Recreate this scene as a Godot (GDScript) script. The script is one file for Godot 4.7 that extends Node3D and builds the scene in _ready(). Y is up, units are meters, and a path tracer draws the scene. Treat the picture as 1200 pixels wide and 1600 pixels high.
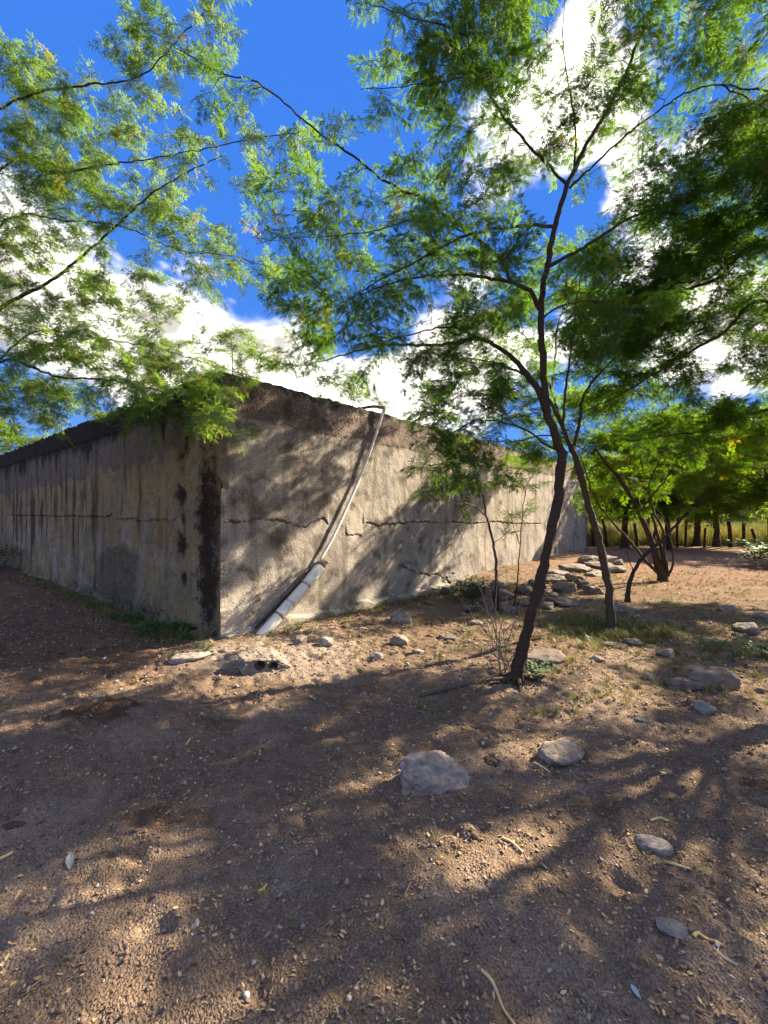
extends Node3D
# A ruined concrete tank wall among thorn trees, dappled sun on a dusty yard.
# x right, y up, camera looks along -z. "depth" d is metres in front of the camera (z = -d).

const F := 690.0            # focal length in photograph pixels (1200 x 1600)
const EYE := 1.5
const HORIZON := 803.0
const EXPOSURE := 6.0

class Acc:
	var v := PackedVector3Array()
	var n := PackedVector3Array()
	var c := PackedColorArray()
	var u := PackedVector2Array()
	var i := PackedInt32Array()
	func mesh() -> ArrayMesh:
		var a := []
		a.resize(Mesh.ARRAY_MAX)
		a[Mesh.ARRAY_VERTEX] = v
		if n.size() == v.size(): a[Mesh.ARRAY_NORMAL] = n
		if c.size() == v.size(): a[Mesh.ARRAY_COLOR] = c
		if u.size() == v.size(): a[Mesh.ARRAY_TEX_UV] = u
		a[Mesh.ARRAY_INDEX] = i
		var m := ArrayMesh.new()
		m.add_surface_from_arrays(Mesh.PRIMITIVE_TRIANGLES, a)
		return m

var rng := RandomNumberGenerator.new()
var nz := FastNoiseLite.new()      # fractal value, frequency 1
var nf := FastNoiseLite.new()      # single octave
var M := {}
var shoots := {}                   # leafy shoot meshes by level of detail
var used := {}

# ------------------------------------------------------------------ helpers
func P(px: float, py: float, d: float) -> Vector3:
	return Vector3((px - 600.0) / F * d, EYE - (py - HORIZON) / F * d, -d)

func smooth(a: float, b: float, x: float) -> float:
	var t := clampf((x - a) / (b - a), 0.0, 1.0)
	return t * t * (3.0 - 2.0 * t)

func ground_h(x: float, d: float) -> float:
	var y := 0.012 * maxf(0.0, d - 7.0)
	y += 0.05 * nz.get_noise_2d(x * 0.35, d * 0.35)
	# dusty apron heaped round the corner of the tank, rubble bank along its long side
	var q := Vector2(x + 1.25, d - 4.5)
	y += 0.08 * exp(-(q.x * q.x / 0.75 + q.y * q.y / 0.28))
	var s := (x + 1.94) * 0.65 + (d - 5.25) * 0.76
	var away := (x + 1.94) * 0.76 - (d - 5.25) * 0.65
	y += 0.14 * smooth(4.5, 7.0, s) * (1.0 - smooth(12.5, 15.0, s)) * (1.0 - smooth(0.3, 2.2, absf(away)))
	q = Vector2(x - 1.75, d - 4.7)
	y += 0.12 * exp(-(q.x * q.x / 0.35 + q.y * q.y / 0.35))
	return y

func ground_fine(x: float, d: float) -> float:
	var near := 1.0 - smooth(7.0, 16.0, absf(d) + absf(x) * 0.5)
	var y := 0.022 * nz.get_noise_2d(x * 1.7 + 31.0, d * 1.7)
	if near > 0.0:
		y += near * 0.016 * nz.get_noise_2d(x * 6.0, d * 6.0 + 77.0)
		y += near * 0.007 * nz.get_noise_2d(x * 17.0 + 11.0, d * 17.0)
		var w := nf.get_noise_2d(x * 3.1 + 200.0, d * 3.1)
		y += near * 0.022 * clampf(nf.get_noise_2d(x * 7.5 - 40.0, d * 7.5) * 1.6, -1.0, 0.15) * smooth(-0.2, 0.3, w)
	return y

func ground(x: float, d: float) -> float:
	return ground_h(x, d) + ground_fine(x, d)

func GP(px: float, py: float) -> Vector3:
	var d := EYE * F / (py - HORIZON)
	for k in 5:
		d = (EYE - ground_h((px - 600.0) / F * d, d)) * F / (py - HORIZON)
	var x := (px - 600.0) / F * d
	return Vector3(x, ground(x, d), -d)

func numbered(called: String) -> String:
	var n: int = used.get(called, 0)
	used[called] = n + 1
	return called if n == 0 else "%s_%03d" % [called, n]

func tag(o: Node3D, label: String, category: String, group := "", kind := "") -> void:
	if label: o.set_meta("label", label)
	if category: o.set_meta("category", category)
	if group: o.set_meta("group", group)
	if kind: o.set_meta("kind", kind)

func thing(called: String, label: String, category: String, at: Vector3, group := "") -> Node3D:
	var o := Node3D.new()
	o.name = numbered(called)
	add_child(o)
	o.position = at
	tag(o, label, category, group)
	return o

func put(called: String, mesh: Mesh, m: Material, parent: Node3D = self) -> MeshInstance3D:
	var o := MeshInstance3D.new()
	o.name = numbered(called) if parent == self else called
	o.mesh = mesh
	o.material_override = null
	if mesh.get_surface_count(): (mesh as ArrayMesh).surface_set_material(0, m)
	parent.add_child(o, true)
	return o

func rnd(a: float, b: float) -> float:
	return rng.randf_range(a, b)

func rdir() -> Vector3:
	while true:
		var v := Vector3(rnd(-1, 1), rnd(-1, 1), rnd(-1, 1))
		if v.length_squared() < 1.0 and v.length_squared() > 0.01: return v.normalized()
	return Vector3.UP

func lin(r: float, g: float, b: float) -> Color:
	return Color(r, g, b).linear_to_srgb()

func noise_tex(size: int, freq: float, lo: float, hi: float, sd: int, kind := 0, octaves := 4) -> NoiseTexture2D:
	var n := FastNoiseLite.new()
	n.seed = sd
	n.frequency = freq
	n.noise_type = FastNoiseLite.TYPE_SIMPLEX_SMOOTH if kind == 0 else FastNoiseLite.TYPE_CELLULAR
	n.fractal_octaves = octaves
	n.fractal_gain = 0.62
	var t := NoiseTexture2D.new()
	t.width = size; t.height = size
	t.seamless = true
	t.noise = n
	var g := Gradient.new()
	g.set_color(0, Color(lo, lo, lo)); g.set_color(1, Color(hi, hi, hi))
	t.color_ramp = g
	return t

func stdmat(c: Color, rough := 0.9, vcol := false) -> StandardMaterial3D:
	var m := StandardMaterial3D.new()
	m.albedo_color = c
	m.roughness = rough
	m.metallic_specular = 0.25
	m.vertex_color_use_as_albedo = vcol
	m.cull_mode = BaseMaterial3D.CULL_DISABLED
	return m

func grain(m: StandardMaterial3D, col: Texture2D, relief: Texture2D, scale: Vector3, cm: float) -> StandardMaterial3D:
	m.uv1_triplanar = true
	m.uv1_world_triplanar = true
	m.uv1_scale = scale
	m.albedo_texture = col
	if relief:
		m.heightmap_enabled = true
		m.heightmap_texture = relief
		m.heightmap_scale = cm
	return m

func leafmat(t: float) -> StandardMaterial3D:
	var m := stdmat(Color.WHITE, 0.5, true)
	m.backlight_enabled = true
	m.backlight = Color(t, t, t * 0.45)
	return m

# Catmull-Rom through points, with a little crookedness
func curve(pts: Array, step: float, wob := 0.0) -> PackedVector3Array:
	var out := PackedVector3Array()
	for k in pts.size() - 1:
		var p1: Vector3 = pts[k]
		var p2: Vector3 = pts[k + 1]
		var p0: Vector3 = pts[k - 1] if k > 0 else p1 * 2.0 - p2
		var p3: Vector3 = pts[k + 2] if k + 2 < pts.size() else p2 * 2.0 - p1
		var n := maxi(1, int(ceil(p1.distance_to(p2) / step)))
		for j in n:
			out.append(p1.cubic_interpolate(p2, p0, p3, float(j) / n))
	out.append(pts[-1])
	if wob > 0.0:
		var o := rnd(0, 500)
		for k in range(1, out.size() - 1):
			out[k] += Vector3(nf.get_noise_2d(k * step * 7.0, o), nf.get_noise_2d(k * step * 7.0, o + 40.0), nf.get_noise_2d(k * step * 7.0, o + 80.0)) * wob
	return out

func tube(a: Acc, pts: PackedVector3Array, r0: float, r1: float, sides: int, gnarl := 0.0, power := 1.0, flare := 0.0) -> void:
	var n := pts.size()
	var base := a.v.size()
	var t := (pts[1] - pts[0]).normalized()
	var side := t.cross(Vector3(0.31, 0.2, 0.93)).normalized()
	var length := 0.0
	for k in n:
		var nt := (pts[mini(k + 1, n - 1)] - pts[maxi(k - 1, 0)]).normalized()
		side = (side - nt * side.dot(nt)).normalized()
		var up := nt.cross(side)
		if k > 0: length += pts[k].distance_to(pts[k - 1])
		var f := float(k) / (n - 1)
		var r := lerpf(r0, r1, pow(f, power)) * (1.0 + flare * exp(-length * 5.0))
		for j in sides:
			var w := TAU * j / sides
			var dv := side * cos(w) + up * sin(w)
			var rr := r
			if gnarl > 0.0: rr *= 1.0 + gnarl * nz.get_noise_3d(dv.x * 1.4 + pts[k].x * 3.0, dv.y * 1.4 + pts[k].y * 4.0, dv.z * 1.4 + pts[k].z * 3.0)
			a.v.append(pts[k] + dv * rr)
			a.n.append(dv)
	for k in n - 1:
		for j in sides:
			var p := base + k * sides + j
			var q := base + k * sides + (j + 1) % sides
			a.i.append_array(PackedInt32Array([p, p + sides, q, q, p + sides, q + sides]))
	# caps
	for e in 2:
		var b := base + (n - 1) * sides * e
		for j in range(1, sides - 1):
			if e == 1: a.i.append_array(PackedInt32Array([b, b + j + 1, b + j]))
			else: a.i.append_array(PackedInt32Array([b, b + j, b + j + 1]))

# ------------------------------------------------------------------ leaves
func pinna(a: Acc, o: Vector3, dir: Vector3, nor: Vector3, length: float, width: float, pairs: int, lw: float) -> void:
	var side := dir.cross(nor).normalized()
	var bend := -0.28 * length
	for k in pairs:
		var t := (k + 0.6) / pairs
		var c := o + dir * (t * length) + nor * (bend * t * t)
		var l := width * 0.5 * (0.62 + 0.75 * sin(PI * clampf(t * 0.9 + 0.08, 0.0, 1.0)) * 0.6) * rnd(0.85, 1.12)
		for s in [-1.0, 1.0]:
			var ld: Vector3 = (side * s + dir * rnd(0.25, 0.5) + nor * rnd(-0.1, 0.35)).normalized()
			var lp: Vector3 = (dir - ld * dir.dot(ld)).normalized()
			var b := a.v.size()
			a.v.append(c)
			a.v.append(c + ld * l * 0.5 - lp * lw * 0.5)
			a.v.append(c + ld * l)
			a.v.append(c + ld * l * 0.5 + lp * lw * 0.5)
			a.i.append_array(PackedInt32Array([b, b + 1, b + 2, b, b + 2, b + 3]))

func shoot_mesh(lod: int) -> ArrayMesh:
	var a := Acc.new()
	var length := 0.20
	var nodes: int = [6, 6, 5][lod]
	# thin zig-zag stem
	var pts := []
	for k in nodes + 1:
		pts.append(Vector3(0.006 * (1 if k % 2 else -1), length * k / nodes, 0.01 * sin(k * 0.9)))
	var b := a.v.size()
	for k in nodes:
		var p: Vector3 = pts[k]
		var q: Vector3 = pts[k + 1]
		b = a.v.size()
		var w := 0.0013
		for s in [Vector3(w, 0, 0), Vector3(-w, 0, w), Vector3(0, 0, -w)]:
			a.v.append(p + s); a.v.append(q + s)
		a.i.append_array(PackedInt32Array([b, b + 1, b + 3, b, b + 3, b + 2, b + 2, b + 3, b + 5, b + 2, b + 5, b + 4, b + 4, b + 5, b + 1, b + 4, b + 1, b]))
	for k in range(0, nodes + 1):
		var p: Vector3 = pts[k]
		var count := 1 + (1 if rng.randf() < 0.7 else 0)
		for j in count:
			var s := 1.0 if (k + j) % 2 else -1.0
			var out := Vector3(s * rnd(0.5, 1.0), rnd(0.1, 0.8), rnd(-0.45, 0.35)).normalized()
			if k == nodes: out = Vector3(rnd(-0.4, 0.4), 1, rnd(-0.3, 0.2)).normalized()
			var st := p + out * rnd(0.008, 0.016)
			for e in [-1.0, 1.0]:
				var d2: Vector3 = (out + Vector3(0, 1, 0).cross(Vector3(0, 0, 1)) * 0.0 + out.cross(Vector3(0, 0, 1)).normalized() * e * rnd(0.3, 0.6)).normalized()
				var nn := (Vector3(rnd(-0.35, 0.35), rnd(-0.35, 0.35), 1.0))
				nn = (nn - d2 * nn.dot(d2)).normalized()
				var l := rnd(0.055, 0.085)
				if lod == 0: pinna(a, st, d2, nn, l, rnd(0.024, 0.030), 10, 0.0068)
				elif lod == 1: pinna(a, st, d2, nn, l, 0.027, 6, 0.0115)
				else: pinna(a, st, d2, nn, l * 1.1, 0.030, 3, 0.024)
	return a.mesh()

# Grow leafy branchlets from limb curves out to points of the crown.
# limbs: Array of {pts (curve), r0, r1, leaf}; blobs: [centre, radii, count]
func grow(tree: Node3D, at: Vector3, limbs: Array, blobs: Array, o: Dictionary) -> void:
	var nodes := PackedVector3Array()
	var dirs := PackedVector3Array()
	var fine := Acc.new()
	var xf := []            # shoots
	var size: float = o.get("size", 1.0)
	var spacing: float = o.get("spacing", 0.075)
	var droop: float = o.get("droop", 0.15)
	var jobs := []
	for l in limbs:
		var c: PackedVector3Array = l.pts
		var from: int = int(c.size() * float(l.get("from", 0.15)))
		for k in range(from, c.size()):
			nodes.append(c[k])
			dirs.append((c[mini(k + 1, c.size() - 1)] - c[maxi(k - 1, 0)]).normalized())
		# short side shoots straight from the limb
		var leaf: float = l.get("leaf", 0.0)
		if leaf > 0.0:
			var len_c := 0.0
			var next := 0.0
			for k in range(from + 1, c.size()):
				len_c += c[k].distance_to(c[k - 1])
				if len_c >= next:
					next = len_c + rnd(0.4, 1.6) / leaf
					var t := (c[k] - c[k - 1]).normalized()
					var sd := (rdir() - t * 0.2 + Vector3(0, 0.15, 0)).normalized()
					jobs.append([c[k], t, c[k] + (sd + t * 0.5).normalized() * rnd(0.12, 0.42) * size])
	var targets := []
	for b in blobs:
		var c: Vector3 = b[0]
		var r: Vector3 = b[1]
		var hub := c
		for k in int(b[2] * o.get("more", 1.6)):
			if k % int(o.get("bunch", 6)) == 0:      # boughs carry their leaves in clumps
				var q := rdir() * pow(rng.randf(), 0.4)
				hub = c + Vector3(q.x * r.x, q.y * r.y, q.z * r.z)
			var p := hub + rdir() * Vector3(0.30, 0.17, 0.30) * size * float(o.get("clump", 1.0)) * pow(rng.randf(), 0.5)
			var best := 1e9
			for m in range(0, nodes.size(), 2):
				best = minf(best, nodes[m].distance_squared_to(p))
			targets.append([best, p])
	targets.sort_custom(func(x, y): return x[0] < y[0])
	var total := jobs.size() + targets.size()
	for k in total:
		var p0: Vector3
		var d0: Vector3
		var p1: Vector3
		if k < jobs.size():
			p0 = jobs[k][0]; d0 = jobs[k][1]; p1 = jobs[k][2]
		else:
			p1 = targets[k - jobs.size()][1]
			var best := 1e9
			var bi := 0
			for m in nodes.size():
				var q := nodes[m].distance_squared_to(p1)
				if q < best:
					best = q; bi = m
			p0 = nodes[bi]; d0 = dirs[bi]
		var L := p0.distance_to(p1)
		if L < 0.05: continue
		var c1 := p0 + d0 * L * 0.3 + rdir() * L * 0.12
		var c2 := p0.lerp(p1, 0.62) + Vector3(0, L * 0.10, 0) + rdir() * L * 0.10
		var p2 := p1 - Vector3(0, droop * L * 0.3, 0)
		var n := maxi(3, int(L / 0.09))
		var c := PackedVector3Array()
		for j in n + 1:
			c.append(p0.bezier_interpolate(c1, c2, p2, float(j) / n) + (rdir() * 0.012 * size if j > 0 and j < n else Vector3.ZERO))
		tube(fine, c, clampf(0.0022 + L * 0.0052, 0.002, 0.02) * o.get("thick", 1.0), 0.0012 * o.get("thick", 1.0), 4)
		for j in range(2, n + 1):
			nodes.append(c[j])
			dirs.append((c[j] - c[j - 1]).normalized())
		# shoots along the outer part
		var bare: float = L * (0.25 if L > 0.5 else 0.1)
		var run := 0.0
		var nxt := bare
		var flip := 1.0
		for j in range(1, n + 1):
			var seg := c[j].distance_to(c[j - 1])
			while run + seg >= nxt:
				var p := c[j - 1].lerp(c[j], (nxt - run) / maxf(seg, 1e-5))
				var t := (c[j] - c[j - 1]).normalized()
				var sd := t.cross(Vector3.UP)
				sd = sd.normalized() if sd.length() > 0.1 else Vector3.RIGHT
				var y := (t * rnd(0.3, 0.9) + sd * flip * rnd(0.5, 1.0) + Vector3(0, rnd(-0.45, 0.4) - droop * 0.5, 0)).normalized()
				xf.append([p, y])
				flip = -flip
				nxt += spacing * size * rnd(0.45, 0.95)
			run += seg
		xf.append([c[n], (c[n] - c[n - 1]).normalized()])
	if fine.v.size():
		for k in fine.v.size(): fine.v[k] -= at
		var tw := put("twigs", fine.mesh(), o.get("twig", M.twig), tree)
		tw.set_meta("kind", "stuff")
	var lod: int = o.get("lod", 0)
	var meshes: Array = shoots[lod]
	var lists := []
	for k in meshes.size(): lists.append([])
	for e in xf: lists[rng.randi() % meshes.size()].append(e)
	var ca: Color = o.get("dark", Color(0.05, 0.11, 0.03))
	var cb: Color = o.get("light", Color(0.10, 0.15, 0.035))
	for k in meshes.size():
		if lists[k].is_empty(): continue
		var mm := MultiMesh.new()
		mm.transform_format = MultiMesh.TRANSFORM_3D
		mm.use_colors = true
		mm.mesh = meshes[k]
		mm.instance_count = lists[k].size()
		for j in lists[k].size():
			var y: Vector3 = lists[k][j][1]
			var up := (Vector3.UP + rdir() * 0.75)
			up = (up - y * up.dot(y)).normalized()
			var s := size * rnd(0.7, 1.2)
			mm.set_instance_transform(j, Transform3D(Basis(y.cross(up) * s, y * s, up * s), lists[k][j][0] - at))
			var col := ca.lerp(cb, rng.randf())
			if rng.randf() < 0.03: col = col.lerp(Color(0.30, 0.24, 0.05), 0.6)
			mm.set_instance_color(j, col)
		var mi := MultiMeshInstance3D.new()
		mi.name = "foliage"
		mi.multimesh = mm
		mi.material_override = o.get("mat", M.leaf)
		mi.set_meta("kind", "stuff")
		tree.add_child(mi, true)
	# dangling pods
	var pods: int = o.get("pods", 0)
	if pods > 0 and xf.size() > 0:
		var pa := Acc.new()
		for k in pods:
			var p: Vector3 = xf[rng.randi() % xf.size()][0] - at
			var bunch := rng.randi_range(1, 4)
			for j in bunch:
				var w := rdir() * 0.05
				var l := rnd(0.07, 0.13)
				tube(pa, curve([p, p + Vector3(w.x * 0.3, -0.03, w.z * 0.3), p + Vector3(w.x, -l * 0.6, w.z), p + Vector3(w.x * 0.5, -l, w.z * 1.6)], 0.025), 0.0032, 0.0028, 4)
		var po := put("seed_pods", pa.mesh(), M.pod, tree)
		po.set_meta("kind", "stuff")

func limb(a: Array, r0: float, r1: float, leaf := 0.0, from := 0.15) -> Dictionary:
	return {"pts": curve(a, 0.07, 0.012), "r0": r0, "r1": r1, "leaf": leaf, "from": from}

func PL(a: Array) -> Array:
	var out := []
	for k in range(0, a.size(), 3): out.append(P(a[k], a[k + 1], a[k + 2]))
	return out

# blob in photograph pixels at a depth: centre, half width, half height (px), half depth (m), count
func B(px: float, py: float, d: float, rx: float, ry: float, rz: float, n: int) -> Array:
	return [P(px, py, d), Vector3(rx / F * d, ry / F * d, rz), n]

func tree_from(called: String, label: String, at: Vector3, trunk: Array, tr0: float, tr1: float, limbs: Array, blobs: Array, o: Dictionary, group := "") -> Node3D:
	var t := thing(called, label, "tree", at, group)
	var bark: Material = o.get("bark", M.bark)
	var tp := curve(trunk, 0.06, 0.012)
	tp[0] -= Vector3(0, 0.12, 0)
	var a := Acc.new()
	tube(a, tp, tr0, tr1, 18, 0.42, 1.0, 1.1)
	for k in a.v.size(): a.v[k] -= at
	put("trunk", a.mesh(), bark, t)
	for k in o.get("roots", 0):
		var w: float = TAU * (float(k) + rnd(-0.2, 0.2)) / float(o.roots)
		var pts := []
		for e in 4:
			var q := at + Vector3(cos(w + e * 0.12), 0, sin(w + e * 0.12)) * (0.02 + 0.085 * e)
			pts.append(Vector3(q.x, ground(q.x, -q.z) + [0.07, 0.022, 0.0, -0.03][e], q.z))
		a = Acc.new()
		tube(a, curve(pts, 0.03), tr0 * 0.62, tr0 * 0.2, 9, 0.4)
		for j in a.v.size(): a.v[j] -= at
		put("root", a.mesh(), bark, t)
	for l in limbs:
		a = Acc.new()
		tube(a, l.pts, l.r0, l.r1, 9 if l.r0 > 0.015 else 6, 0.25, 0.8)
		for k in a.v.size(): a.v[k] -= at
		put("branch", a.mesh(), bark, t)
	grow(t, at, limbs, blobs, o)
	return t

# ------------------------------------------------------------------ stones
func stone_mesh(r: Vector3, sd: int, cuts: int, sub: int, col: Color, col2: Color, rough := 0.05, holes := []) -> ArrayMesh:
	var g := RandomNumberGenerator.new()
	g.seed = sd
	var pl := []
	for k in cuts:
		var v := Vector3(g.randf_range(-1, 1), g.randf_range(-1, 1), g.randf_range(-1, 1)).normalized()
		pl.append([v, g.randf_range(0.62, 1.02)])
	pl.append([Vector3(g.randf_range(-0.25, 0.25), 1, g.randf_range(-0.1, 0.3)).normalized(), g.randf_range(0.72, 0.95)])
	var a := Acc.new()
	var axes := [Vector3.RIGHT, Vector3.LEFT, Vector3.UP, Vector3.DOWN, Vector3.BACK, Vector3.FORWARD]
	var index := {}
	for ax in axes:
		var t: Vector3 = Vector3(ax.y, ax.z, ax.x)
		var b: Vector3 = ax.cross(t)
		var grid := []
		for y in sub + 1:
			for x in sub + 1:
				var d: Vector3 = (ax + t * (2.0 * x / sub - 1.0) + b * (2.0 * y / sub - 1.0)).normalized()
				var key := Vector3i((d * 4000.0).round())
				if not index.has(key):
					var rad := 1.0 / pow(pow(absf(d.x), 3.2) + pow(absf(d.y), 3.2) + pow(absf(d.z), 3.2), 1.0 / 3.2)
					for c in pl:
						var q: float = d.dot(c[0])
						if q > 0.1:
							var e: float = c[1] / q
							var h := clampf(0.5 + 0.5 * (rad - e) / 0.10, 0.0, 1.0)
							rad = lerpf(rad, e, h) - 0.10 * h * (1.0 - h) * 0.5
					rad *= 1.0 + rough * 2.0 * nz.get_noise_3d(d.x * 1.6 + sd, d.y * 1.6, d.z * 1.6) + rough * nf.get_noise_3d(d.x * 7.0, d.y * 7.0 + sd, d.z * 7.0)
					index[key] = a.v.size()
					var pt := Vector3(d.x * r.x, d.y * r.y, d.z * r.z) * rad
					for ho in holes:      # hollow cores open to the broken end
						if d.z > 0.2: pt.z -= 0.14 * smooth(ho.z, ho.z * 0.72, Vector2(pt.x - ho.x, pt.y - ho.y).length())
					a.v.append(pt)
					a.n.append(Vector3.ZERO)
					var m := smooth(-0.25, 0.35, nz.get_noise_3d(d.x * 2.2 - sd, d.y * 2.2, d.z * 2.2))
					a.c.append(col.lerp(col2, m).lerp(Color(0.30, 0.215, 0.15), 0.75 * smooth(0.05, 0.3, nz.get_noise_3d(d.x * 3.0 + 7.0, d.y * 3.0 - sd, d.z * 3.0)) if sub > 2 else 0.0))
				grid.append(index[key])
		for y in sub:
			for x in sub:
				var p: int = grid[y * (sub + 1) + x]
				var q: int = grid[y * (sub + 1) + x + 1]
				var s: int = grid[(y + 1) * (sub + 1) + x]
				var u: int = grid[(y + 1) * (sub + 1) + x + 1]
				a.i.append_array(PackedInt32Array([p, s, q, q, s, u]))
	for k in range(0, a.i.size(), 3):
		var i0 := a.i[k]; var i1 := a.i[k + 1]; var i2 := a.i[k + 2]
		var fn := (a.v[i2] - a.v[i0]).cross(a.v[i1] - a.v[i0])
		if fn.dot(a.v[i0]) < 0.0:
			a.i[k + 1] = i2; a.i[k + 2] = i1
			fn = -fn
		a.n[i0] += fn; a.n[i1] += fn; a.n[i2] += fn
	for k in a.n.size(): a.n[k] = a.n[k].normalized()
	return a.mesh()

# px, py: where its lower front edge meets the ground; w: width in photograph pixels
func stone(called: String, label: String, px: float, py: float, w: float, high: float, deep: float, sd: int, c1: Color, c2: Color, o := {}) -> MeshInstance3D:
	var p := GP(px, py)
	var wide := w / F * -p.z
	var ry: float = high * wide * o.get("sunk", 0.75)
	var m := stone_mesh(Vector3(wide * 0.52, ry, wide * deep * 0.5), sd, o.get("cuts", 9), o.get("sub", 8), c1, c2, o.get("rough", 0.05))
	var s := put(called, m, M.stone)
	var z := p.z - wide * deep * 0.4
	s.position = Vector3(p.x, ground(p.x, -z) + high * wide * 0.92 - ry, z)
	s.rotation.y = o.get("yaw", 0.0)
	s.rotation.z = o.get("tilt", 0.0)
	tag(s, label, "stone", o.get("group", ""))
	return s

# ------------------------------------------------------------------ setting pieces
func make_sky() -> PanoramaSkyMaterial:
	var W := 2048
	var H := 1024
	var im := Image.create(W, H, false, Image.FORMAT_RGBF)
	var n := FastNoiseLite.new()
	n.seed = 11
	n.frequency = 1.0
	n.fractal_octaves = 6
	n.fractal_gain = 0.55
	var n2 := FastNoiseLite.new()
	n2.seed = 5
	n2.frequency = 1.0
	n2.fractal_octaves = 5
	# cloud banks in view: direction from photograph pixel, radius across and up (radians), strength
	var banks := []
	for b in [[60, 470, 0.26, 0.09, 0.72], [230, 540, 0.22, 0.08, 0.75], [400, 590, 0.22, 0.075, 0.8], [560, 640, 0.16, 0.05, 0.5], [850, 240, 0.10, 0.09, 0.52], [760, 300, 0.10, 0.10, 0.4], [730, 450, 0.10, 0.10, 0.5], [960, 220, 0.08, 0.06, 0.4], [690, 560, 0.16, 0.07, 0.5], [40, 35, 0.12, 0.05, 0.42], [1120, 480, 0.25, 0.15, 0.3], [430, 300, 0.30, 0.16, -0.75], [560, 120, 0.27, 0.22, -0.6], [220, 100, 0.25, 0.14, -0.45], [1150, 60, 0.2, 0.15, -0.25]]:
		var v := P(b[0], b[1], 1.0) - Vector3(0, EYE, 0)
		banks.append([atan2(v.x, -v.z), atan2(v.y, Vector2(v.x, v.z).length()), b[2], b[3], b[4]])
	var top := Color(0.0095, 0.040, 0.148)
	var low := Color(0.036, 0.085, 0.18)
	for y in H:
		var el := (0.5 - (y + 0.5) / H) * PI
		var se := sin(el)
		var ce := cos(el)
		var sky := top.lerp(low, pow(clampf(1.0 - se, 0.0, 1.0), 4.0))
		for x in W:
			if el < -0.02:
				im.set_pixel(x, y, Color(0.11, 0.09, 0.07)); continue
			var az := (x + 0.5) / W * TAU
			if az > PI: az -= TAU
			var dx := sin(az) * ce
			var dz := -cos(az) * ce
			var v := n.get_noise_3d(dx * 2.6, se * 4.6, dz * 2.6)
			var cover := -0.05
			if absf(az) < 1.2:
				for b in banks:
					var p: float = (az - b[0]) / b[2]
					var q: float = (el - b[1]) / b[3]
					var e: float = p * p + q * q
					if e < 8.0: cover += b[4] * exp(-e)
			var m := smooth(0.0, 0.42, v + cover)
			if m > 0.0:
				var thick := smooth(0.25, 0.95, v + cover)
				var shade := clampf(0.50 - 0.22 * thick + 0.70 * n2.get_noise_3d(dx * 7.0, se * 11.0 + 0.06, dz * 7.0), 0.13, 0.9)
				im.set_pixel(x, y, sky.lerp(Color(shade * 1.06, shade * 0.99, shade * 0.90), m))
			else:
				im.set_pixel(x, y, sky)
	var p := PanoramaSkyMaterial.new()
	p.panorama = ImageTexture.create_from_image(im)
	return p

func axis(a: float, b: float, fine_a: float, fine_b: float, step: float, growth: float) -> PackedFloat32Array:
	var out := []
	var x := fine_a
	while x < fine_b:
		out.append(x); x += step
	var s := step
	while x < b:
		out.append(x); s *= growth; x += s
	out.append(b)
	x = fine_a - step
	s = step
	while x > a:
		out.push_front(x); s *= growth; x -= s
	out.push_front(a)
	return PackedFloat32Array(out)

func grid_normals(a: Acc, nx: int, ny: int, flip := 1.0) -> void:
	a.n.resize(a.v.size())
	for y in ny:
		for x in nx:
			var k := y * nx + x
			var du := a.v[k + (1 if x < nx - 1 else 0)] - a.v[k - (1 if x > 0 else 0)]
			var dv := a.v[k + (nx if y < ny - 1 else 0)] - a.v[k - (nx if y > 0 else 0)]
			a.n[k] = du.cross(dv).normalized() * flip

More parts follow.
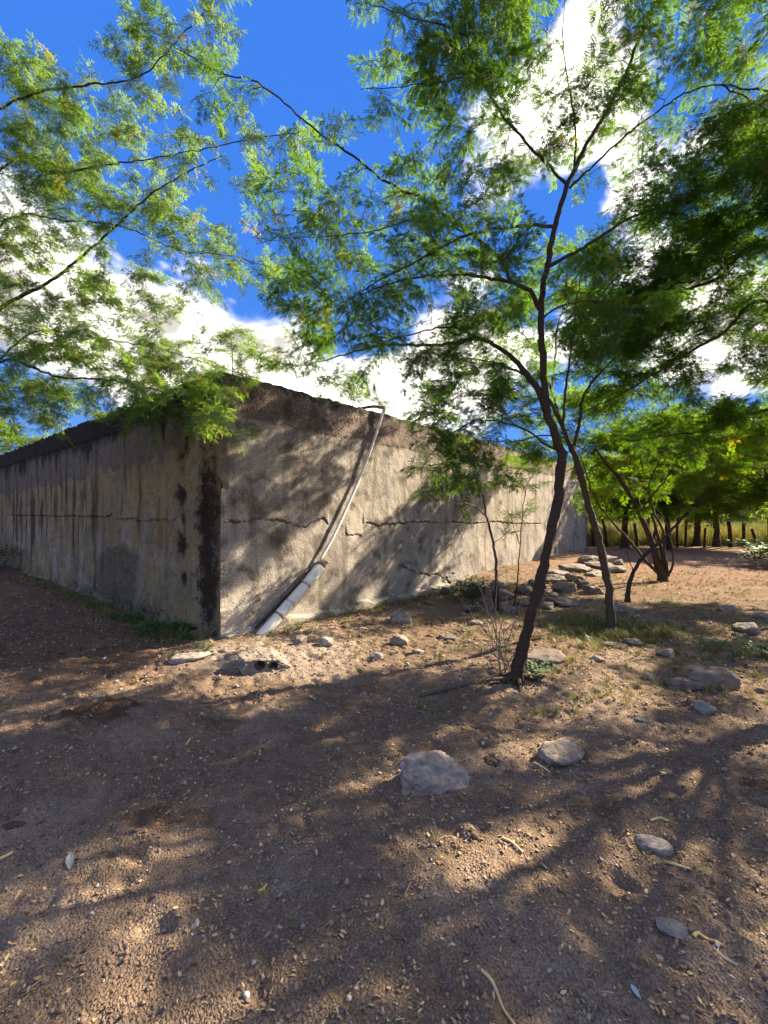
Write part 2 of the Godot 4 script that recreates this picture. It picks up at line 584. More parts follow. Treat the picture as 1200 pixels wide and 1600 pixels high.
func make_ground() -> void:
	var xs := axis(-320.0, 320.0, -3.2, 3.6, 0.024, 1.045)
	var ds := axis(-60.0, 420.0, 0.8, 6.2, 0.024, 1.035)
	var a := Acc.new()
	var nx := xs.size()
	var ny := ds.size()
	var soil := Color(0.285, 0.203, 0.138)
	var dust := Color(0.44, 0.33, 0.24)
	var dung := Color(0.12, 0.078, 0.052)
	var red := Color(0.40, 0.245, 0.165)
	var turf := Color(0.24, 0.20, 0.09)
	var heaps := []
	for h in [[150, 1112, 0.40, 0.9], [185, 1098, 0.22, 0.8], [240, 1278, 0.20, 0.7], [300, 1272, 0.12, 0.6], [350, 1130, 0.25, 0.6], [940, 1262, 0.20, 0.6], [1180, 1225, 0.16, 0.7], [770, 1180, 0.05, 0.9]]:
		var p := GP(h[0], h[1])
		heaps.append([p.x, -p.z, h[2], h[3]])
	for d in ds:
		for x in xs:
			var y := ground(x, d) if absf(x) < 60.0 and absf(d) < 60.0 else 0.012 * maxf(0.0, minf(d, 60.0) - 7.0)
			var c := soil
			var w := nz.get_noise_2d(x * 0.8 + 5.0, d * 0.8)
			c = c.lerp(dust, 0.55 * smooth(-0.1, 0.45, w))
			# dusty apron at the corner of the tank
			var q := Vector2(x + 1.2, d - 4.6)
			c = c.lerp(Color(0.46, 0.37, 0.29), 0.8 * smooth(0.25, 0.75, exp(-(q.x * q.x / 1.3 + q.y * q.y / 0.5)) + 0.35 * w))
			c = c.lerp(red, smooth(6.0, 11.0, d) * smooth(2.0, 5.0, x) * 0.8)
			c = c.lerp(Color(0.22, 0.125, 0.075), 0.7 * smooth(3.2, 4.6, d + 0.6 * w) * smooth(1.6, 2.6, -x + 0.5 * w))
			c = c.lerp(turf, 0.5 * smooth(0.05, 0.3, nz.get_noise_2d(x * 1.3 + 70.0, d * 1.3)) * smooth(3.4, 4.6, d) * smooth(0.6, 1.6, x) * (1.0 - smooth(7.0, 9.0, d)))
			c = c.lerp(turf, smooth(17.6, 18.6, d + 0.8 * w))
			for h in heaps:
				var e: float = exp(-((x - h[0]) ** 2 * 0.8 + (d - h[1]) ** 2 * 2.0) / (h[2] * h[2] * 0.5))
				if e > 0.02:
					var k: float = smooth(0.3, 0.6, e + 0.5 * nz.get_noise_2d(x * 7.0, d * 7.0)) * h[3]
					c = c.lerp(dung, k)
					y += 0.014 * k * (0.6 + nf.get_noise_2d(x * 18.0, d * 18.0))
			if d < 9.0:
				var sp := nz.get_noise_2d(x * 15.0, d * 15.0) * 1.6
				c = c * (1.0 + 0.22 * sp)
			a.v.append(Vector3(x, y, -d))
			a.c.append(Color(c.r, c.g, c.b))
			a.u.append(Vector2(x, d))
	for y in ny - 1:
		for x in nx - 1:
			var k := y * nx + x
			a.i.append_array(PackedInt32Array([k, k + nx, k + 1, k + 1, k + nx, k + nx + 1]))
	grid_normals(a, nx, ny, 1.0)
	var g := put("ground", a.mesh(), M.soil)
	g.set_meta("kind", "structure")

# wall faces: s along the wall from the corner, h up
const CORNER := Vector2(-1.94, 5.25)
const RD := Vector2(0.65, 0.76)
const LD := Vector2(-0.772, 0.636)
const TOP := 3.2

func right_s(px: float) -> float:
	var k := (px - 600.0) / F
	return (1.94 + 5.25 * k) / (0.65 - 0.76 * k)

func left_s(px: float) -> float:
	var k := (px - 600.0) / F
	return (-1.94 - 5.25 * k) / (0.772 + 0.636 * k)

func wall_h(px: float, py: float, right: bool) -> Vector2:
	var s := right_s(px) if right else left_s(px)
	var d := 5.25 + (0.76 if right else 0.636) * s
	return Vector2(s, EYE - (py - HORIZON) / F * d)

func crack_line(pix: Array, right: bool) -> PackedVector2Array:
	var out := PackedVector2Array()
	for k in range(0, pix.size(), 2): out.append(wall_h(pix[k], pix[k + 1], right))
	return out

func crack_at(line: PackedVector2Array, s: float) -> float:
	for k in line.size() - 1:
		if s >= line[k].x and s <= line[k + 1].x:
			return lerpf(line[k].y, line[k + 1].y, (s - line[k].x) / (line[k + 1].x - line[k].x))
	return -99.0

func make_wall(right: bool, length: float, tank: Node3D) -> void:
	var dir := RD if right else LD
	dir = dir.normalized()
	var nor := Vector2(dir.y, -dir.x) if right else Vector2(-dir.y, dir.x)
	var bis := (Vector2(RD.y, -RD.x) + Vector2(-LD.y, LD.x)).normalized()
	var ss := axis(0.0, length, 0.0, 3.0, 0.011, 1.006)
	ss = PackedFloat32Array(Array(ss).slice(1)) if ss[1] - ss[0] < 0.001 else ss
	var hs := PackedFloat32Array()
	var hh := -0.35
	while hh < TOP - 0.001:
		hs.append(hh); hh += 0.0125
	hs.append(TOP)
	var nx := ss.size()
	var ny := hs.size()
	var cracks := []
	if right:
		cracks = [crack_line([345, 815, 360, 816, 372, 815, 388, 814, 405, 811, 413, 808, 424, 813, 440, 815, 452, 817, 462, 822, 476, 824, 486, 818, 494, 812, 506, 811, 513, 818], true),
			crack_line([568, 818, 577, 817, 584, 820, 592, 822, 600, 818, 612, 819, 640, 816, 670, 816, 690, 818, 705, 815, 735, 818, 770, 815, 800, 818, 845, 818], true),
			crack_line([627, 883, 640, 891, 655, 896, 672, 899, 684, 897, 692, 902, 702, 909], true),
			crack_line([540, 834, 550, 836, 560, 835, 566, 838], true)]
	else:
		var c := [275, 813, 268, 814, 258, 812, 249, 814, 240, 812, 232, 814, 219, 815, 213, 814, 209, 810, 203, 812, 195, 811, 184, 811, 176, 804, 170, 806, 166, 809, 155, 807, 140, 808, 120, 806, 90, 807, 60, 806, 10, 805]
		cracks = [crack_line(c, false)]
	var a := Acc.new()
	var o := 0.0 if right else 300.0
	# explicit dark marks, part stain, part leaf shadow painted in: [s, h, half width, half height, strength]
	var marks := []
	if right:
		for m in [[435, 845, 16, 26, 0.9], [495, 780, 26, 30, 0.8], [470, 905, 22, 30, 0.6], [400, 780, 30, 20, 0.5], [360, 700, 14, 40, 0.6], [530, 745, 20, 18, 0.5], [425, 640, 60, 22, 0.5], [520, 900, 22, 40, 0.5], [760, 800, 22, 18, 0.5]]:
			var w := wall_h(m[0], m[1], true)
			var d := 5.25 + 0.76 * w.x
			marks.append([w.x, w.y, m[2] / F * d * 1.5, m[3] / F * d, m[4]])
	for h in hs:
		for s in ss:
			var n1 := nz.get_noise_2d(s * 0.9 + o, h * 0.9)
			var n2 := nz.get_noise_2d(s * 5.0 + o, h * 5.0 + 40.0)
			var n3 := nf.get_noise_2d(s * 38.0 + o, h * 38.0)
			var run := nz.get_noise_2d(s * 3.2 + o, h * 0.32 + 9.0)        # rain runs down the face
			var disp := 0.020 * n1 + 0.0045 * n2
			var c: Color
			if right:
				var band := smooth(2.66, 2.70, h + 0.05 * n1 + 0.02 * n2)
				disp += 0.008 * band + (0.0022 + 0.004 * band) * n3
				c = Color(0.56, 0.495, 0.41).lerp(Color(0.46, 0.41, 0.345), smooth(-0.3, 0.4, n1 + 0.3 * n2))
				c = c.lerp(Color(0.50, 0.47, 0.42), 0.7 * smooth(0.1, 0.4, nz.get_noise_2d(s * 1.1 + 60.0, h * 2.2)) * smooth(1.9, 2.3, h))
				c = c.lerp(Color(0.27, 0.205, 0.165).lerp(Color(0.40, 0.33, 0.28), smooth(0.1, 0.5, n3 + n2 * 0.5)), band)
				c = c.lerp(Color(0.20, 0.17, 0.135), 0.55 * smooth(0.08, 0.4, run + 0.15 * n2) * (1.0 - 0.6 * band))
				var lich_shade := nz.get_noise_2d(s * 2.1 + 90.0, h * 2.4) + 0.25 * n3 + 0.14 * smooth(2.2, 3.2, h) - 0.12 * smooth(3.0, 6.0, s)  # blackish lichen mottle, its colour also standing in for leaf shadow
				c = c.lerp(Color(0.10, 0.08, 0.06), 0.7 * smooth(0.14, 0.5, lich_shade))
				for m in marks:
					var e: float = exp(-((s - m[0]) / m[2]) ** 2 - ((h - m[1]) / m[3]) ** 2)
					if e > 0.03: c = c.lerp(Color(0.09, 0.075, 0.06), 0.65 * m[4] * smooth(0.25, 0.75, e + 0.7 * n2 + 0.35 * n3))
				c = c.lerp(Color(0.05, 0.045, 0.035), 0.75 * smooth(0.55, 0.9, smooth(3.0, 3.2, h) + 0.9 * run + 0.3 * n2) * smooth(2.9, 3.1, h))
				c = c * (1.0 + 0.32 * n3 + 0.22 * n2)
			else:
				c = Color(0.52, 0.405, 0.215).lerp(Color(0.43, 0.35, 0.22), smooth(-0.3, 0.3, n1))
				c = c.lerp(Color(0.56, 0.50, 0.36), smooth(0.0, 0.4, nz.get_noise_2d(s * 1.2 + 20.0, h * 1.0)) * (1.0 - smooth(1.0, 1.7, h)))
				# smooth grey cement patch below the coping
				var edge := 2.30 + 0.16 * nz.get_noise_2d(s * 1.5, 3.0) + 0.05 * n2 - 0.03 * s
				var patch := smooth(edge, edge + 0.10, h) * smooth(0.75, 0.95, s)
				c = c.lerp(Color(0.25, 0.225, 0.18), 0.85 * patch)
				disp *= 1.0 - 0.6 * patch
				disp += 0.006 * patch
				# roughcast left bare low on the wall
				var bare := smooth(0.0, 0.25, 1.0 - absf((s - 3.2 + 0.35 * (h - 0.5)) / 1.0) - smooth(0.75, 1.2, h) * 1.4 + 0.5 * n2)
				c = c.lerp(Color(0.27, 0.235, 0.175), 0.85 * bare)
				disp += n3 * (0.0035 + 0.011 * bare) + 0.006 * bare * nf.get_noise_2d(s * 17.0, h * 17.0)
				# dark runs
				var r1 := smooth(0.05, 0.36, run + 0.12 * n2)
				c = c.lerp(Color(0.18, 0.12, 0.055), 0.85 * r1 * smooth(-0.35, 0.3, nz.get_noise_2d(s * 0.7 + 31.0, h * 0.6)) * (0.35 + 0.65 * smooth(1.0, 1.6, h + 0.4 * n1)) * (1.0 - 0.5 * patch))
				var r2 := smooth(0.05, 0.45, nz.get_noise_2d(s * 2.8 + 222.0, h * 0.3) + 0.5 * run + 0.18 * n2 - 0.1 * smooth(1.2, 0.6, h))
				c = c.lerp(Color(0.055, 0.042, 0.028), 0.8 * r2 * smooth(3.2, 4.6, s) * (1.0 - 0.4 * patch))
				# rust brown wash under the crack
				c = c.lerp(Color(0.44, 0.26, 0.12), 0.55 * smooth(0.3, 0.8, exp(-((s - 1.35) / 0.45) ** 2 - ((h - 1.22) / 0.22) ** 2) + 0.5 * run))
				# black growth down the corner
				var k1 := exp(-((s - 0.32 - 0.08 * n1) / 0.30) ** 2) * (0.45 + 0.75 * smooth(2.4, 1.5, h)) * (1.0 - 0.35 * smooth(0.5, 0.1, h))
				var k2 := exp(-((s - 0.95 - 0.1 * n1) / 0.16) ** 2) * (0.35 + 0.9 * smooth(-0.2, 0.3, nz.get_noise_2d(s, h * 1.6 + 12.0)))
				c = c.lerp(Color(0.030, 0.022, 0.015), 0.93 * smooth(0.42, 0.85, maxf(k1, k2) + 0.6 * n2 + 0.4 * n3 + 0.2 * run))
				# pale lime streaks
				c = c.lerp(Color(0.46, 0.43, 0.36), 0.75 * smooth(0.45, 0.75, exp(-((s - 0.60) / 0.07) ** 2) * smooth(1.75, 2.0, h) * smooth(2.75, 2.6, h) + 0.5 * n2))
				c = c.lerp(Color(0.47, 0.44, 0.35), 0.6 * smooth(0.45, 0.8, exp(-((s - 2.3) / 0.18) ** 2) * smooth(0.95, 0.7, h) + 0.6 * n2))
				# black coping, dripping
				var drip := 2.66 + 0.03 * minf(s, 9.0) * 0.3 - 0.6 * maxf(0.0, nz.get_noise_2d(s * 1.6 + 500.0, 0.0) + 0.5 * nz.get_noise_2d(s * 7.0 + 500.0, h * 0.3)) + 0.05 * n2 + 0.22 * smooth(4.2, 1.0, s)
				c = c.lerp(Color(0.028, 0.024, 0.018), 0.93 * smooth(drip - 0.06, drip + 0.16, h + 0.08 * n3))
				disp += 0.02 * smooth(2.82, 2.86, h + 0.03 * n2)
				c = c.lerp(Color(0.05, 0.045, 0.03), 0.7 * smooth(0.3, 0.1, h + 0.2 * n2) * smooth(0.0, 0.3, n1 + n2))
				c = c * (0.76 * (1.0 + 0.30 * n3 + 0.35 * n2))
			for line in cracks:
				var y := crack_at(line, s)
				if y > -9.0:
					y += 0.018 * nf.get_noise_2d(s * 9.0, 5.0) + 0.014 * nf.get_noise_2d(s * 27.0, 5.0) + 0.006 * nf.get_noise_2d(s * 70.0, 5.0)
					var w := (0.004 + 0.021 * smooth(-0.3, 0.6, nf.get_noise_2d(s * 4.0 + o, 7.0) + 0.3 * nf.get_noise_2d(s * 31.0 + o, 7.0))) * (0.72 if right else 0.5)
					if h > y and h < y + 0.25: disp += 0.012 * (1.0 - (h - y) / 0.25)
					var e := absf(h - y) / w
					if e < 1.0: disp -= 0.06 * (1.0 - e * e)
			# footing
			var foot := 0.02 + 0.10 * nz.get_noise_2d(s * 1.3 + o, 90.0) + (0.05 if right else 0.0)
			disp += 0.07 * smooth(foot + 0.02, foot, h)
			if right and h > TOP - 0.1: disp += 0.0
			var near := smooth(0.0, 0.07, s)
			var chip := 0.02 * nz.get_noise_2d(h * 3.0, 77.0) + 0.010 * nf.get_noise_2d(h * 19.0, 7.0)
			if right: chip -= 0.05 * exp(-((h - 1.82) / 0.07) ** 2)
			var q := CORNER + dir * s + nor * disp * near + bis * chip * (1.0 - smooth(0.0, 0.12, s))
			var y2 := h
			if h > TOP - 0.15:
				var rag := (0.03 if right else 0.06) * nz.get_noise_2d(s * 3.0 + o, 400.0) + 0.010 * nz.get_noise_2d(s * 9.0 + o, 33.0)
				y2 += rag * smooth(TOP - 0.15, TOP, h) * smooth(0.0, 0.15, s)
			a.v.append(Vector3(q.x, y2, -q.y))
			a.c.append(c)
	for y in ny - 1:
		for x in nx - 1:
			var k := y * nx + x
			if right: a.i.append_array(PackedInt32Array([k, k + nx, k + 1, k + 1, k + nx, k + nx + 1]))
			else: a.i.append_array(PackedInt32Array([k, k + 1, k + nx, k + 1, k + nx + 1, k + nx]))
	grid_normals(a, nx, ny, 1.0 if right else -1.0)
	# top and inner face
	var t := Acc.new()
	var thick := 0.26
	var brow := (ny - 1) * nx
	for x in nx:
		var e := a.v[brow + x]
		var inn := Vector3(-nor.x * thick, 0, nor.y * thick)
		t.v.append(e)
		t.v.append(e + inn + Vector3(0, 0.02 * nf.get_noise_2d(ss[x] * 9.0, 3.0), 0))
		t.v.append(Vector3(e.x + inn.x, -0.3, e.z + inn.z))
		var grime := Color(0.24, 0.21, 0.17).lerp(Color(0.06, 0.05, 0.04), smooth(-0.2, 0.2, nz.get_noise_2d(ss[x] * 2.0 + o, 61.0)))
		for j in 3: t.c.append(grime)
	for x in nx - 1:
		for j in 2:
			var k := x * 3 + j
			t.i.append_array(PackedInt32Array([k, k + 1, k + 3, k + 1, k + 4, k + 3]))
	# far end
	var b := t.v.size()
	var last := nx - 1
	t.v.append(Vector3(a.v[last].x, -0.3, a.v[last].z)); t.v.append(a.v[brow + last]); t.v.append(t.v[last * 3 + 1]); t.v.append(t.v[last * 3 + 2])
	for j in 4: t.c.append(Color(0.36, 0.32, 0.27))
	t.i.append_array(PackedInt32Array([b, b + 1, b + 2, b, b + 2, b + 3]))
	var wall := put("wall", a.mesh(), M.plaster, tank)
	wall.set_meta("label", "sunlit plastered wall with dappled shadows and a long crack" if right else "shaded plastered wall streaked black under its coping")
	put("wall_top", t.mesh(), M.plaster, tank)

func scatter(called: String, label: String, mesh: Mesh, m: Material, xfs: Array, cols: Array) -> void:
	var mm := MultiMesh.new()
	mm.transform_format = MultiMesh.TRANSFORM_3D
	mm.use_colors = true
	mm.mesh = mesh
	mm.instance_count = xfs.size()
	for k in xfs.size():
		mm.set_instance_transform(k, xfs[k])
		mm.set_instance_color(k, cols[k])
	var mi := MultiMeshInstance3D.new()
	mi.name = numbered(called)
	mi.multimesh = mm
	mi.material_override = m
	add_child(mi)
	tag(mi, label, called.replace("_", " "), "", "stuff")

# a point of the yard, denser towards the camera
func yard(dmin: float, dmax: float, power: float) -> Vector2:
	while true:
		var d := dmin + (dmax - dmin) * pow(rng.randf(), power)
		var x := rnd(-1.05, 1.05) * (d + 0.4)
		if not in_tank(x, d, 0.05): return Vector2(x, d)
	return Vector2.ZERO

func in_tank(x: float, d: float, pad: float) -> bool:
	var q := Vector2(x, d) - CORNER
	return q.dot(Vector2(RD.y, -RD.x)) < pad and q.dot(Vector2(-LD.y, LD.x)) < pad

func ground_basis(yaw: float, tilt: float, s: Vector3) -> Basis:
	return Basis(Vector3.UP, yaw) * Basis(Vector3(1, 0, 0), rnd(-tilt, tilt)) * Basis(Vector3(0, 0, 1), rnd(-tilt, tilt)) * Basis.from_scale(s)

func flake_mesh() -> ArrayMesh:
	var a := Acc.new()   # a curled narrow leaf bit, 1 long
	var w := [0.05, 0.16, 0.18, 0.12, 0.02]
	for k in 5:
		var t := k / 4.0 - 0.5
		var y := 0.16 * (0.25 - t * t) + 0.03
		a.v.append(Vector3(-w[k], y + 0.05, t)); a.v.append(Vector3(0, y, t)); a.v.append(Vector3(w[k], y + 0.05, t))
	for k in 4:
		for j in 2:
			var p := k * 3 + j
			a.i.append_array(PackedInt32Array([p, p + 3, p + 1, p + 1, p + 3, p + 4]))
	return a.mesh()

func straw_mesh() -> ArrayMesh:
	var a := Acc.new()
	tube(a, curve([Vector3(0, 0.02, -0.5), Vector3(0.025, 0.04, 0.0), Vector3(0.0, 0.02, 0.5)], 0.3), 0.026, 0.014, 4)
	return a.mesh()

func tuft_mesh(blades: int, h: float, spread: float, w: float) -> ArrayMesh:
	var a := Acc.new()
	for k in blades:
		var yaw := rnd(0, TAU)
		var out := Vector3(cos(yaw), 0, sin(yaw))
		var side := Vector3(-out.z, 0, out.x) * w
		var r := out * rnd(0, spread * 0.4)
		var hh := h * rnd(0.5, 1.1)
		var lean := rnd(0.15, 0.9) * spread
		var b := a.v.size()
		for j in 4:
			var t := j / 3.0
			var p := r + out * lean * t * t + Vector3(0, hh * (t - 0.25 * t * t * lean / maxf(spread, 0.01)), 0)
			a.v.append(p - side * (1.0 - t)); a.v.append(p + side * (1.0 - t))
		for j in 3:
			a.i.append_array(PackedInt32Array([b + j * 2, b + j * 2 + 2, b + j * 2 + 1, b + j * 2 + 1, b + j * 2 + 2, b + j * 2 + 3]))
	return a.mesh()

func weed_mesh() -> ArrayMesh:
	var a := Acc.new()   # low herb: stems with oval leaves
	for k in 7:
		var yaw := rnd(0, TAU)
		var out := Vector3(cos(yaw), 0, sin(yaw))
		var l := rnd(0.05, 0.13)
		for j in 5:
			var t := (j + 1) / 5.0
			var p := out * l * t * 0.8 + Vector3(0, l * 0.9 * t * (1.2 - 0.5 * t), 0)
			var ld := (out.rotated(Vector3.UP, (1.0 if j % 2 else -1.0) * rnd(0.5, 1.2)) + Vector3(0, rnd(-0.1, 0.5), 0)).normalized()
			var sd := ld.cross(Vector3.UP).normalized()
			var ll := rnd(0.018, 0.032)
			var b := a.v.size()
			a.v.append(p); a.v.append(p + ld * ll * 0.5 + sd * ll * 0.32); a.v.append(p + ld * ll); a.v.append(p + ld * ll * 0.5 - sd * ll * 0.32)
			a.i.append_array(PackedInt32Array([b, b + 1, b + 2, b, b + 2, b + 3]))
	return a.mesh()

func _ready() -> void:
	rng.seed = 20240611
	# ---------------- camera, sky, sun, exposure
	var cam := Camera3D.new()
	cam.name = "camera"
	cam.fov = rad_to_deg(2.0 * atan(800.0 / F))
	cam.near = 0.05
	cam.far = 1500.0
	cam.position = Vector3(0, EYE, 0)
	cam.rotation.x = atan((HORIZON - 800.0) / F)
	add_child(cam)
	cam.current = true
	nz.seed = 3; nz.frequency = 1.0; nz.fractal_octaves = 4; nz.fractal_gain = 0.5
	nf.seed = 8; nf.frequency = 1.0; nf.fractal_type = FastNoiseLite.FRACTAL_NONE
	var env := Environment.new()
	env.background_mode = Environment.BG_SKY
	env.sky = Sky.new()
	env.sky.sky_material = make_sky()
	env.tonemap_mode = Environment.TONE_MAPPER_LINEAR
	env.tonemap_exposure = EXPOSURE
	env.sdfgi_enabled = true
	env.ssao_enabled = true
	env.ssil_enabled = true
	var we := WorldEnvironment.new()
	we.name = "world_environment"
	we.environment = env
	add_child(we)
	var sun := DirectionalLight3D.new()
	sun.name = "sun"
	sun.light_energy = 1.25
	sun.light_color = Color(1.0, 0.93, 0.82)
	sun.light_angular_distance = 0.5
	sun.shadow_enabled = true
	var az := deg_to_rad(62.0)
	var el := deg_to_rad(31.0)
	var to_sun := Vector3(sin(az) * cos(el), sin(el), -cos(az) * cos(el))
	sun.look_at_from_position(to_sun * 50.0, Vector3.ZERO, Vector3.UP)
	add_child(sun)

	# ---------------- materials
	var g_soil := noise_tex(1024, 0.11, 0.50, 1.0, 21, 0, 5)
	var h_soil := noise_tex(1024, 0.10, 0.0, 1.0, 22, 0, 5)
	var g_fine := noise_tex(512, 0.05, 0.55, 1.0, 23)
	var h_fine := noise_tex(512, 0.07, 0.0, 1.0, 24)
	var g_bark := noise_tex(512, 0.03, 0.30, 1.0, 25)
	M.soil = stdmat(Color.WHITE, 0.97, true)
	M.soil.albedo_texture = g_soil
	M.soil.uv1_scale = Vector3(0.7, 0.7, 1)
	M.soil.heightmap_enabled = true
	M.soil.heightmap_texture = h_soil
	M.soil.heightmap_scale = 0.9
	M.soil.metallic_specular = 0.1
	M.plaster = grain(stdmat(Color.WHITE, 0.95, true), g_fine, h_fine, Vector3(1.6, 1.6, 1.6), 0.6)
	M.stone = grain(stdmat(Color.WHITE, 0.85, true), noise_tex(512, 0.012, 0.62, 1.0, 26), h_fine, Vector3(2.0, 2.0, 2.0), 0.5)
	M.bark = grain(stdmat(lin(0.17, 0.122, 0.085), 0.9), g_bark, g_bark, Vector3(9.0, 2.2, 9.0), 2.2)
	M.bark_grey = grain(stdmat(lin(0.21, 0.17, 0.13), 0.9), g_bark, g_bark, Vector3(9.0, 2.4, 9.0), 2.0)
	M.twig = stdmat(lin(0.11, 0.085, 0.06), 0.85)
	M.dead = stdmat(lin(0.24, 0.19, 0.14), 0.9)
	M.pod = stdmat(lin(0.50, 0.38, 0.14), 0.6)
	M.leaf = leafmat(1.2)
	M.litter = stdmat(Color.WHITE, 0.8, true)
	M.grass = leafmat(0.6)
	M.pvc = grain(stdmat(lin(0.84, 0.80, 0.70), 0.45), noise_tex(512, 0.02, 0.80, 1.0, 29), null, Vector3(1.5, 1.5, 1.5), 0.0)
	M.rust = grain(stdmat(lin(0.20, 0.12, 0.07), 0.8), g_fine, h_fine, Vector3(6, 6, 6), 0.4)
	M.post = grain(stdmat(lin(0.10, 0.08, 0.06), 0.9), g_bark, g_bark, Vector3(6.0, 1.0, 6.0), 0.8)
	M.wire = stdmat(lin(0.25, 0.22, 0.19), 0.6)
	M.hill = stdmat(lin(0.10, 0.12, 0.04), 0.95)
	for lod in 3:
		shoots[lod] = []
		for k in 4: shoots[lod].append(shoot_mesh(lod))

	# ---------------- ground and tank
	make_ground()
	var tank := thing("concrete_tank", "roofless old concrete tank with stained cracked plaster walls", "tank", Vector3.ZERO)
	make_wall(true, 14.3, tank)
	make_wall(false, 15.0, tank)
	# the two far sides of the tank
	for e in 2:
		var st := BoxMesh.new()
		var r := CORNER + RD.normalized() * (14.17 if e == 0 else 0.0) + LD.normalized() * (7.6 if e == 0 else 14.87)
		if e == 1: r += RD.normalized() * 7.3
		st.size = Vector3(0.25, TOP + 0.25, 14.6 if e == 0 else 13.8)
		st.material = M.plaster
		var am := ArrayMesh.new()
		am.add_surface_from_arrays(Mesh.PRIMITIVE_TRIANGLES, st.get_mesh_arrays())
		var w := put("back_wall", am, grain(stdmat(lin(0.34, 0.30, 0.24), 0.95), g_fine, h_fine, Vector3(1.6, 1.6, 1.6), 1.0), tank)
		w.position = Vector3(r.x, (TOP - 0.3) * 0.5, -r.y)
		var dd := LD if e == 0 else RD
		w.rotation.y = atan2(dd.x, -dd.y)
	pipes()
	trees()
	stones()
	far_side()
	floor_cover()

func wall_pt(s: float, h: float, off: float) -> Vector3:
	var dir := RD.normalized()
	var q := CORNER + dir * s + Vector2(dir.y, -dir.x) * off
	return Vector3(q.x, h, -q.y)

func on_wall(px: float, py: float, off: float) -> Vector3:
	var w := wall_h(px, py, true)
	return wall_pt(w.x, w.y, off)

func pipes() -> void:
	# slim white pipe hooked over the wall top
	var a := Acc.new()
	var top := on_wall(593, 640, 0.10)
	var t := thing("slim_pipe", "slim weathered white pipe running from the wall top down towards the drain pipe", "pipe", on_wall(497, 873, 0.06))
	var at := t.position
	tube(a, curve([top - at, on_wall(585, 672, 0.07) - at, on_wall(566, 728, 0.06) - at, on_wall(540, 788, 0.06) - at, on_wall(516, 838, 0.07) - at, Vector3.ZERO], 0.06), 0.022, 0.022, 12)
	put("long_pipe", a.mesh(), M.pvc, t)
	a = Acc.new()
	tube(a, curve([top - at + Vector3(0, 0.012, 0), on_wall(583, 635, 0.0) - at, on_wall(572, 641, -0.22) - at + Vector3(0, 0.05, 0)], 0.05), 0.026, 0.024, 10)
	put("spout", a.mesh(), M.rust, t)
	a = Acc.new()
	tube(a, PackedVector3Array([top - at - Vector3(0, 0.06, 0), top - at, top - at + Vector3(0, 0.05, 0)]), 0.029, 0.028, 12)
	put("elbow", a.mesh(), M.pvc, t)
	# wide drain pipe in three lengths
	var p0 := on_wall(386, 1003, 0.16)
	var p1 := on_wall(493, 886, 0.12)
	t = thing("drain_pipe", "wide pale drain pipe leaning along the foot of the sunlit wall in butted lengths", "pipe", p0)
	var cuts := [0.07, 0.33, 0.50, 0.735, 1.0]
	for k in 4:
		a = Acc.new()
		var q0: Vector3 = (p1 - p0) * (cuts[k] + 0.007) + Vector3(0.010 * (k % 2), 0.012 * (k % 2), 0)
		var q1: Vector3 = (p1 - p0) * (cuts[k + 1] - 0.007) + Vector3(-0.008 * (k % 2), 0.004, 0)
		var q := PackedVector3Array()
		for j in 7: q.append(q0.lerp(q1, j / 6.0))
		tube(a, q, 0.074, 0.070 if k < 3 else 0.078, 18, 0.05)
		put("length", a.mesh(), M.pvc, t)
	a = Acc.new()
	tube(a, curve([(p1 - p0) * -0.02 + Vector3(-0.01, 0.02, 0.02), (p1 - p0) * 0.10 + Vector3(0, 0.01, 0)], 0.1), 0.028, 0.028, 10)
	put("outlet", a.mesh(), M.pvc, t)
	a = Acc.new()
	tube(a, curve([(p1 - p0) * 0.12 + Vector3(-0.10, 0.07, 0.0), (p1 - p0) * 0.45 + Vector3(-0.085, 0.055, 0.0), (p1 - p0) * 0.75 + Vector3(-0.075, 0.05, -0.02)], 0.1), 0.016, 0.012, 7)
	put("lath", a.mesh(), M.post, t)
	var lump := put("mortar_lump", stone_mesh(Vector3(0.085, 0.06, 0.07), 71, 7, 6, Color(0.40, 0.31, 0.22), Color(0.26, 0.18, 0.12), 0.12), M.stone)
	lump.position = on_wall(500, 880, 0.06)
	tag(lump, "crumbly brown mortar lump on the wall where slim pipe meets drain pipe", "mortar")
	# thin rod standing on the corner
	a = Acc.new()
	var q0 := wall_pt(0.22, TOP - 0.1, -0.13)
	tube(a, curve([Vector3.ZERO, Vector3(0.004, 0.3, 0), Vector3(-0.006, 0.62, 0)], 0.1), 0.006, 0.005, 6)
	var rod := put("iron_rod", a.mesh(), M.rust)
	rod.position = q0
	tag(rod, "thin rusty iron rod sticking up from the tank corner", "rod")

